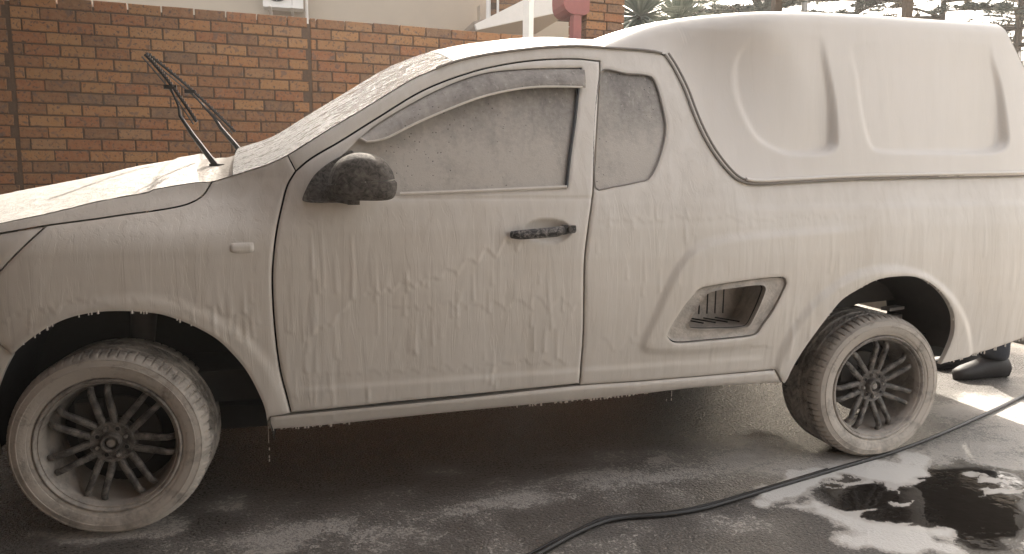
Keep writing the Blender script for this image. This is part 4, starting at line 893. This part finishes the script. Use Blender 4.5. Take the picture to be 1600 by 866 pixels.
for q in (.18, .72): MB().box((ax0+q*(ax1-ax0), ay+.0, az0-.035), (.04, .62, .035)).box((ax0+q*(ax1-ax0), 10.98, az0-.14), (.04, .04, .25)).build('bracket', M['white_paint'], ac)
pc = empty('conduit_pipe', (0, 0, 0)); tag(pc, 'pale vertical conduit pipe running down the wall beside the air conditioner', 'pipe')
MB().tube([(ax1+.05, ay+.25, 1.5), (ax1+.05, ay+.25, az0+.3)], .026, 10).tube([(ax1-.02, ay+.18, az0+.42), (ax1+.05, ay+.22, az0+.40), (ax1+.10, ay+.25, az0+.55)], .035, 10).build('pipe', M['white_paint'], pc, True)
# awning: white sloped fascia with soffit
E8 = EAVE
ev = empty('white_eave', (0, 0, 0)); tag(ev, 'white boxed eave sloping up behind the slim white post', 'eave')
MB().prism(E8, 1, 8.0, 8.06).build('fascia', M['white_paint'], ev)
MB().prism([(E8[0][0], E8[0][1]-.02), (E8[-1][0], E8[-1][1]-.0), (E8[-2][0]-.0, E8[-2][1]+.0), (E8[-2][0], E8[-2][1]+.1), (E8[0][0], E8[0][1]+.05)], 1, 8.063, 10.2).build('soffit', M['soffit'], ev)
gb = empty('gable_brickwork', (0, 0, 0)); tag(gb, 'small patch of brown brickwork above the white eave', 'brickwork')
gx0, gx1, gz0, gz1 = GABLE
MB().box(((gx0+gx1)/2, 9.0, (gz0+gz1)/2+.3), (gx1-gx0, .1, gz1-gz0+.6)).build('mortar', M['mortar'], gb)
for i in range(9):
    for j in range(5):
        a = gx0+j*.232+(i % 2)*.116
        if a+.222 < gx1:
            o = bpy.data.objects.new('brick', get_brick(.222)); C.objects.link(o); o.parent = gb; o.location = (a, 8.945, gz0+.02+i*.085)
dp = empty('downpipe', (0, 0, 0)); tag(dp, 'thin white downpipe at the corner of the beige house above the eave', 'pipe')
MB().tube([(gx0-.03, 8.9, gz0-.1), (gx0-.03, 8.9, gz1+1.0)], .035, 10).tube([(gx0+.10, 8.85, gz0-.1), (gx0+.10, 8.85, gz1+1.0)], .018, 8).build('pipe', M['white_paint'], dp, True)
# street pole and palisade fence
sp_ = empty('street_pole', (STREET[0], STREET[1], 0)); tag(sp_, 'thin grey metal pole standing against the dark trees above the canopy', 'pole')
MB().tube([(0, 0, 0), (0, 0, 9)], [.11, .07], 12).build('shaft', M['grey_metal'], sp_, True)
MB().tube([(0, 0, 8.9), (-.8, 0, 9.2)], .04, 8).box((-1.0, 0, 9.2), (.5, .16, .1)).build('lamp_arm', M['grey_metal'], sp_)
fx, fy, fzt = FENCE
fn = empty('palisade_fence', (fx, fy, 0)); tag(fn, 'white palisade fence with pointed pales at the far right edge', 'fence')
pm = None
for i in range(26):
    v_ = [(-.03, 0, .1), (0, -.012, .1), (.03, 0, .1), (-.03, 0, fzt-.10), (0, -.012, fzt-.10), (.03, 0, fzt-.10), (0, 0, fzt)]
    if pm is None: o = mesh_obj('pale', v_, [(0,1,4,3), (1,2,5,4), (3,4,6), (4,5,6), (2,0,3,5), (5,3,6)], M['white_paint'], fn, False); pm = o
    else: o = pm.copy(); C.objects.link(o); o.parent = fn
    o.location = (i*.135, i*.02, 0)
for z in (.5, fzt-.35): MB().box((1.7, .27, z), (3.6, .03, .05), rz=math.atan2(.02, .135)).build('rail', M['white_paint'], fn)

# ---------------- trees ----------------
def cedar(name, x, y, h, r, seed, label, leaf, nlay=15, dens=1.0, zlo=.28):
    rnd = random.Random(seed); root = empty(name, (x, y, 0)); tag(root, label, 'tree', 'dark conifers beyond the garden')
    b = MB(); tp = [(0, 0, 0)]; a = [0, 0]
    for i in range(1, 9): a[0] += rnd.uniform(-.10, .10); a[1] += rnd.uniform(-.10, .10); tp.append((a[0], a[1], h*i/8))
    b.tube(tp, [.17*(1-.11*i) for i in range(9)], 10); b.build('trunk', M['bark'], root, True)
    lb = MB(); lv = []; lf = []
    def needle(p, d, sz):
        for _ in range(4):
            o = Vector((rnd.gauss(0, .10), rnd.gauss(0, .10), rnd.gauss(0, .045)))*sz*6; q = p+o
            dd = (d*rnd.uniform(.4, 1)+Vector((rnd.uniform(-1, 1), rnd.uniform(-1, 1), rnd.uniform(-.25, .35)))).normalized()*sz*rnd.uniform(1.3, 2.6)
            s_ = dd.cross(Vector((rnd.uniform(-1, 1), rnd.uniform(-1, 1), 1))).normalized()*sz*.24; n = len(lv)
            lv.extend([tuple(q-s_), tuple(q+s_), tuple(q+dd+s_*.3), tuple(q+dd-s_*.3)]); lf.append((n, n+1, n+2, n+3))
    for L in range(nlay):
        fz = zlo+(1-zlo)*L/nlay; z = h*fz; rr = r*(1-((fz-zlo)/(1-zlo))**1.6*.75)
        for k in range(5 if L < nlay-3 else 4):
            an = rnd.uniform(0, 6.28); ln = rr*rnd.uniform(.6, 1.1); d = Vector((math.cos(an), math.sin(an), rnd.uniform(.02, .22)))
            tx = np.interp(z, [q[2] for q in tp], [q[0] for q in tp]); ty = np.interp(z, [q[2] for q in tp], [q[1] for q in tp])
            pts = [Vector((tx, ty, z))+d*ln*t+Vector((0, 0, -.10*ln*t*t)) for t in (0, .25, .5, .75, 1)]
            lb.tube(pts, [.06, .045, .034, .022, .010], 5)
            for j in range(int(9*dens)):
                t = rnd.uniform(.2, 1); p = Vector((tx, ty, z))+d*ln*t+Vector((0, 0, -.10*ln*t*t)); a2 = an+rnd.choice((-1, 1))*rnd.uniform(.5, 1.2)
                l2 = ln*rnd.uniform(.15, .38)*(1.2-t*.5); d2 = Vector((math.cos(a2), math.sin(a2), rnd.uniform(-.05, .15)))
                q1 = p+d2*l2; lb.tube([p, q1], [.016, .006], 4, cap=False)
                for w in range(int(11*dens)): needle(p+d2*l2*rnd.uniform(.1, 1.05), d2, rnd.uniform(.05, .09))
    lb.build('branches', M['bark'], root, False)
    mesh_obj('crown', lv, lf, M[leaf], root, False); return root
for args in TREES: cedar(*args)
def palm(x, y, zt, seed, label):
    rnd = random.Random(seed); root = empty('yucca_palm', (x, y, 0)); tag(root, label, 'palm', 'spiky palms behind the pillar')
    MB().tube([(0, 0, 0), (.05, .02, zt*.5), (0, 0, zt)], [.14, .11, .09], 10).build('trunk', M['bark'], root, True)
    v = []; f_ = []
    for i in range(420):
        an = rnd.uniform(0, 6.28); el = rnd.uniform(-.9, 1.45); L = rnd.uniform(.5, 1.0); d = Vector((math.cos(an)*math.cos(el), math.sin(an)*math.cos(el), math.sin(el)))
        s_ = d.cross(Vector((0, 0, 1))).normalized(); w = .022; p = Vector((0, 0, zt)); n = len(v)
        for t, ww in ((0, .6), (.4, 1), (.75, .7), (1, .05)):
            q = p+d*L*t+Vector((0, 0, -.16*L*t*t)); v += [tuple(q-s_*w*ww), tuple(q+Vector((0, 0, -.008*ww))), tuple(q+s_*w*ww)]
        for k in range(3): f_ += [(n+3*k, n+3*k+1, n+3*k+4, n+3*k+3), (n+3*k+1, n+3*k+2, n+3*k+5, n+3*k+4)]
    mesh_obj('crown', v, f_, M['palm_leaf'], root, False)
for args in PALMS: palm(*args)

# carport over the front left, unseen, added to dim the truck's nose
cp = empty('shade_roof'); tag(cp, 'unseen added carport to the left of and behind the photographer', 'shade_roof')
b = MB(); X0, X1 = -2.7, CPX
ns = 60; v_ = []
for i in range(ns+1):
    yy = -4.4+3.65*i/ns
    for xx in (X0, X1): v_.append((xx, yy, 2.62+.018*(i % 2)))
v_, f_ = v_, [(2*i, 2*i+1, 2*i+3, 2*i+2) for i in range(ns)]
o = mesh_obj('roof_sheet', v_, f_, M['roof_sheet'], cp, False); o.modifiers.new('t', 'SOLIDIFY').thickness = .02
v_ = [(xx, .0-.73+4.6*i/44, 2.62+.018*(i % 2)) for i in range(45) for xx in (X0, -.05)]
o = mesh_obj('roof_sheet', v_, [(2*i, 2*i+1, 2*i+3, 2*i+2) for i in range(44)], M['roof_sheet'], cp, False); o.modifiers.new('t', 'SOLIDIFY').thickness = .02
for x, y in ((X1-.1, -4.2), (X0+.1, .2), (X0+.1, 3.8)): MB().box((x, y, 1.3), (.09, .09, 2.6)).build('post', M['white_paint'], cp)
hw = empty('blocker_wall', (0, 0, 0)); tag(hw, 'unseen brown wall added at the left and behind to block sky light', 'wall')
MB().box((-2.9, -1.6, 1.5), (.2, 6.4, 3.0)).box((-.1, -4.6, 1.5), (5.8, .2, 3.0)).build('wall', M['blocker_plaster'], hw)  # unseen walls added to keep sky light off the left side

pg = empty('shade_slats', (5.35, 5.3, 0)); tag(pg, 'unseen added pergola over the driveway gate, to the right of the brick pillar', 'shade_slats')
for i in range(30): MB().box((.10+i*.155, 1.7, 4.2), (.125 if i else .18, 3.6, .04)).build('slat', M['bark'], pg)  # slats added above the view to shade ground beside the sun strip
for y_ in (.1, 3.4): MB().box((2.4, y_, 4.10), (5.0, .08, .14)).build('beam', M['bark'], pg)
for x_, y_ in ((4.85, .1), (4.85, 3.4), (2.4, 3.4)): MB().box((x_, y_, 2.02), (.12, .12, 4.04)).build('post', M['bark'], pg)
# ---------------- person behind the tail ----------------
def skin(name, joints, edges, rad, mat, parent, sub=2):
    me = bpy.data.meshes.new(name); me.from_pydata(joints, edges, []); o = bpy.data.objects.new(name, me); C.objects.link(o); o.parent = parent
    mo = o.modifiers.new('skin', 'SKIN'); mo.use_smooth_shade = True
    for i, r in enumerate(rad): me.skin_vertices[0].data[i].radius = (r, r) if not hasattr(r, '__len__') else r
    me.skin_vertices[0].data[0].use_root = True
    o.modifiers.new('sub', 'SUBSURF').levels = sub; o.modifiers['sub'].render_levels = sub; me.materials.append(mat); return o
PX, PY = PERSON
per = empty('person', (PX, PY, 0)); tag(per, 'person in dark trousers and dark shoes bending behind the tail of the truck', 'person')
# pelvis at origin of chain; facing -x and bent forward over the tailgate
J = [(.16, 0, .90), (.08, 0, 1.08), (-.02, 0, 1.24), (-.08, 0, 1.34), (-.13, 0, 1.40), (-.17, 0, 1.50),
     (.15, -.09, .86), (.06, -.11, .48), (.10, -.11, .09), (-.06, -.12, .035), (.15, .09, .86), (.10, .12, .48), (.16, .10, .09), (.06, .10, .035),
     (-.06, -.18, 1.32), (-.16, -.24, 1.08), (-.32, -.20, 1.02), (-.06, .18, 1.32), (-.16, .24, 1.10), (-.32, .20, 1.04)]
Ed = [(0,1), (1,2), (2,3), (3,4), (4,5), (0,6), (6,7), (7,8), (8,9), (0,10), (10,11), (11,12), (12,13), (3,14), (14,15), (15,16), (3,17), (17,18), (18,19)]
Rd = [.13, .12, .13, .10, .05, .085, .085, .058, .034, .016, .085, .058, .034, .016, .05, .038, .028, .05, .038, .028]
skin('body', J, Ed, Rd, M['skin'], per)
for k, (kn, an) in enumerate((((.06, -.11, .48), (.10, -.11, .10)), ((.10, .12, .48), (.16, .10, .10)))):
    hip = (.15, -.09 if k == 0 else .09, .86); mid = tuple((a+b)/2 for a, b in zip(kn, an))
    skin('trouser_leg', [hip, kn, mid, (an[0]-.01, an[1], .16), (an[0]-.025, an[1], .095)], [(0,1), (1,2), (2,3), (3,4)], [.115, .092, .088, .082, .098], M['trouser'], per)
    sx = an[0]; sy = an[1]; n_ = 14; prof_ = [(.095, .030, .07), (.075, .042, .095), (0, .046, .110), (-.07, .047, .100), (-.13, .052, .078), (-.195, .050, .060), (-.235, .036, .046), (-.25, .016, .03)]
    v_ = []
    for px_, w_, hh in prof_:
        for q in range(n_): a_ = 2*math.pi*q/n_; v_.append((sx+px_, sy+w_*math.cos(a_), max(.0, hh*.5+hh*.55*math.sin(a_)) + (.012 if math.sin(a_) > -.5 else .0)))
    f_ = [(i*n_+j, i*n_+(j+1) % n_, (i+1)*n_+(j+1) % n_, (i+1)*n_+j) for i in range(len(prof_)-1) for j in range(n_)]+[tuple(range(n_)), tuple(range((len(prof_)-1)*n_, len(prof_)*n_))]
    mesh_obj('shoe', v_, f_, M['shoe'], per, True)
skin('jacket', [J[0], J[1], J[2], J[3], J[14], J[15], (-.28, -.21, 1.035), J[17], J[18], (-.28, .21, 1.055)], [(0,1), (1,2), (2,3), (3,4), (4,5), (5,6), (3,7), (7,8), (8,9)], [.15, .145, .15, .12, .065, .055, .045, .065, .055, .045], M['shirt'], per)
for s_ in (-1, 1):
    hx, hy, hz = -.33, .20*s_, 1.02 if s_ < 0 else 1.04; jj = [(hx, hy, hz), (hx-.05, hy, hz-.015)]; ee = [(0, 1)]; rr = [.026, .032]
    for q, L in zip((-.026, -.009, .009, .026), (.055, .065, .062, .048)):
        n0 = len(jj); jj += [(hx-.08, hy+q, hz-.02), (hx-.08-L*.6, hy+q*1.1, hz-.045), (hx-.08-L*.75, hy+q*1.1, hz-.075)]; ee += [(1, n0), (n0, n0+1), (n0+1, n0+2)]; rr += [.0095, .0085, .0075]
    n0 = len(jj); jj += [(hx-.03, hy-.035*s_, hz-.02), (hx-.065, hy-.045*s_, hz-.04)]; ee += [(0, n0), (n0, n0+1)]; rr += [.011, .009]
    skin('hand', jj, ee, rr, M['skin'], per, 1)
hc = Vector(J[5])+Vector((-.03, 0, .02)); v_, f_ = sheet(lambda u, v: (hc.x+.095*math.sin(u*math.pi)*math.cos(v*2*math.pi)*1.05+.02, hc.y+.08*math.sin(u*math.pi)*math.sin(v*2*math.pi), hc.z+.03+.115*math.cos(u*math.pi*.62)), 10, 20)
mesh_obj('hair', v_, f_, M['hair'], per, True)
b = MB()
for s_ in (-1, 1): b.tube([(hc.x-.085, hc.y+.032*s_, hc.z+.01), (hc.x-.10, hc.y+.032*s_, hc.z+.01)], [.012, .008], 8)
b.build('eyes', M['dark_well'], per, True)
MB().tube([(hc.x-.085, hc.y, hc.z+.01), (hc.x-.115, hc.y, hc.z-.025), (hc.x-.09, hc.y, hc.z-.032)], [.008, .014, .010], 8).build('nose', M['skin'], per, True)
MB().tube([(hc.x-.088, hc.y-.022, hc.z-.055), (hc.x-.098, hc.y, hc.z-.056), (hc.x-.088, hc.y+.022, hc.z-.055)], [.004, .006, .004], 6).build('mouth', M['maroon_paint'], per, True)

# stand every root on the ground below its parts
for e_, l_ in ((cp, (-.2, -2.0, 0)), (hw, (-.1, -4.5, 0)), (ac, (ax0, ay, az0)), (pc, (ax1+.05, ay+.25, 0)), (ev, (E8[0][0], 8.0, E8[0][1])), (gb, (gx0, 9.0, gz0)), (dp, (gx0-.03, 8.9, 0)), (mp, (mc.x, mc.y, 0))):
    e_.location = l_
    for ch in e_.children: ch.location = Vector(ch.location)-Vector(l_)

# ---------------- haze: thin volume added to lift the darks like lens glare, with some spray ----------------
hz = MB().box((14, 10.5, 4.25), (44, 34, 10.5)).build('glare_haze', None); hz.data.materials.clear()
hm = bpy.data.materials.new('glare_haze_air'); hm.use_nodes = True; hn = hm.node_tree; hn.nodes.clear()
ho = hn.nodes.new('ShaderNodeOutputMaterial'); hv = hn.nodes.new('ShaderNodeVolumePrincipled'); hv.inputs['Density'].default_value = HAZE; hv.inputs['Color'].default_value = (.95, .95, .95, 1); hv.inputs['Anisotropy'].default_value = .5
hn.links.new(hv.outputs[0], ho.inputs['Volume']); hz.data.materials.append(hm); hz.display_type = 'WIRE'; tag(hz, kind='stuff')
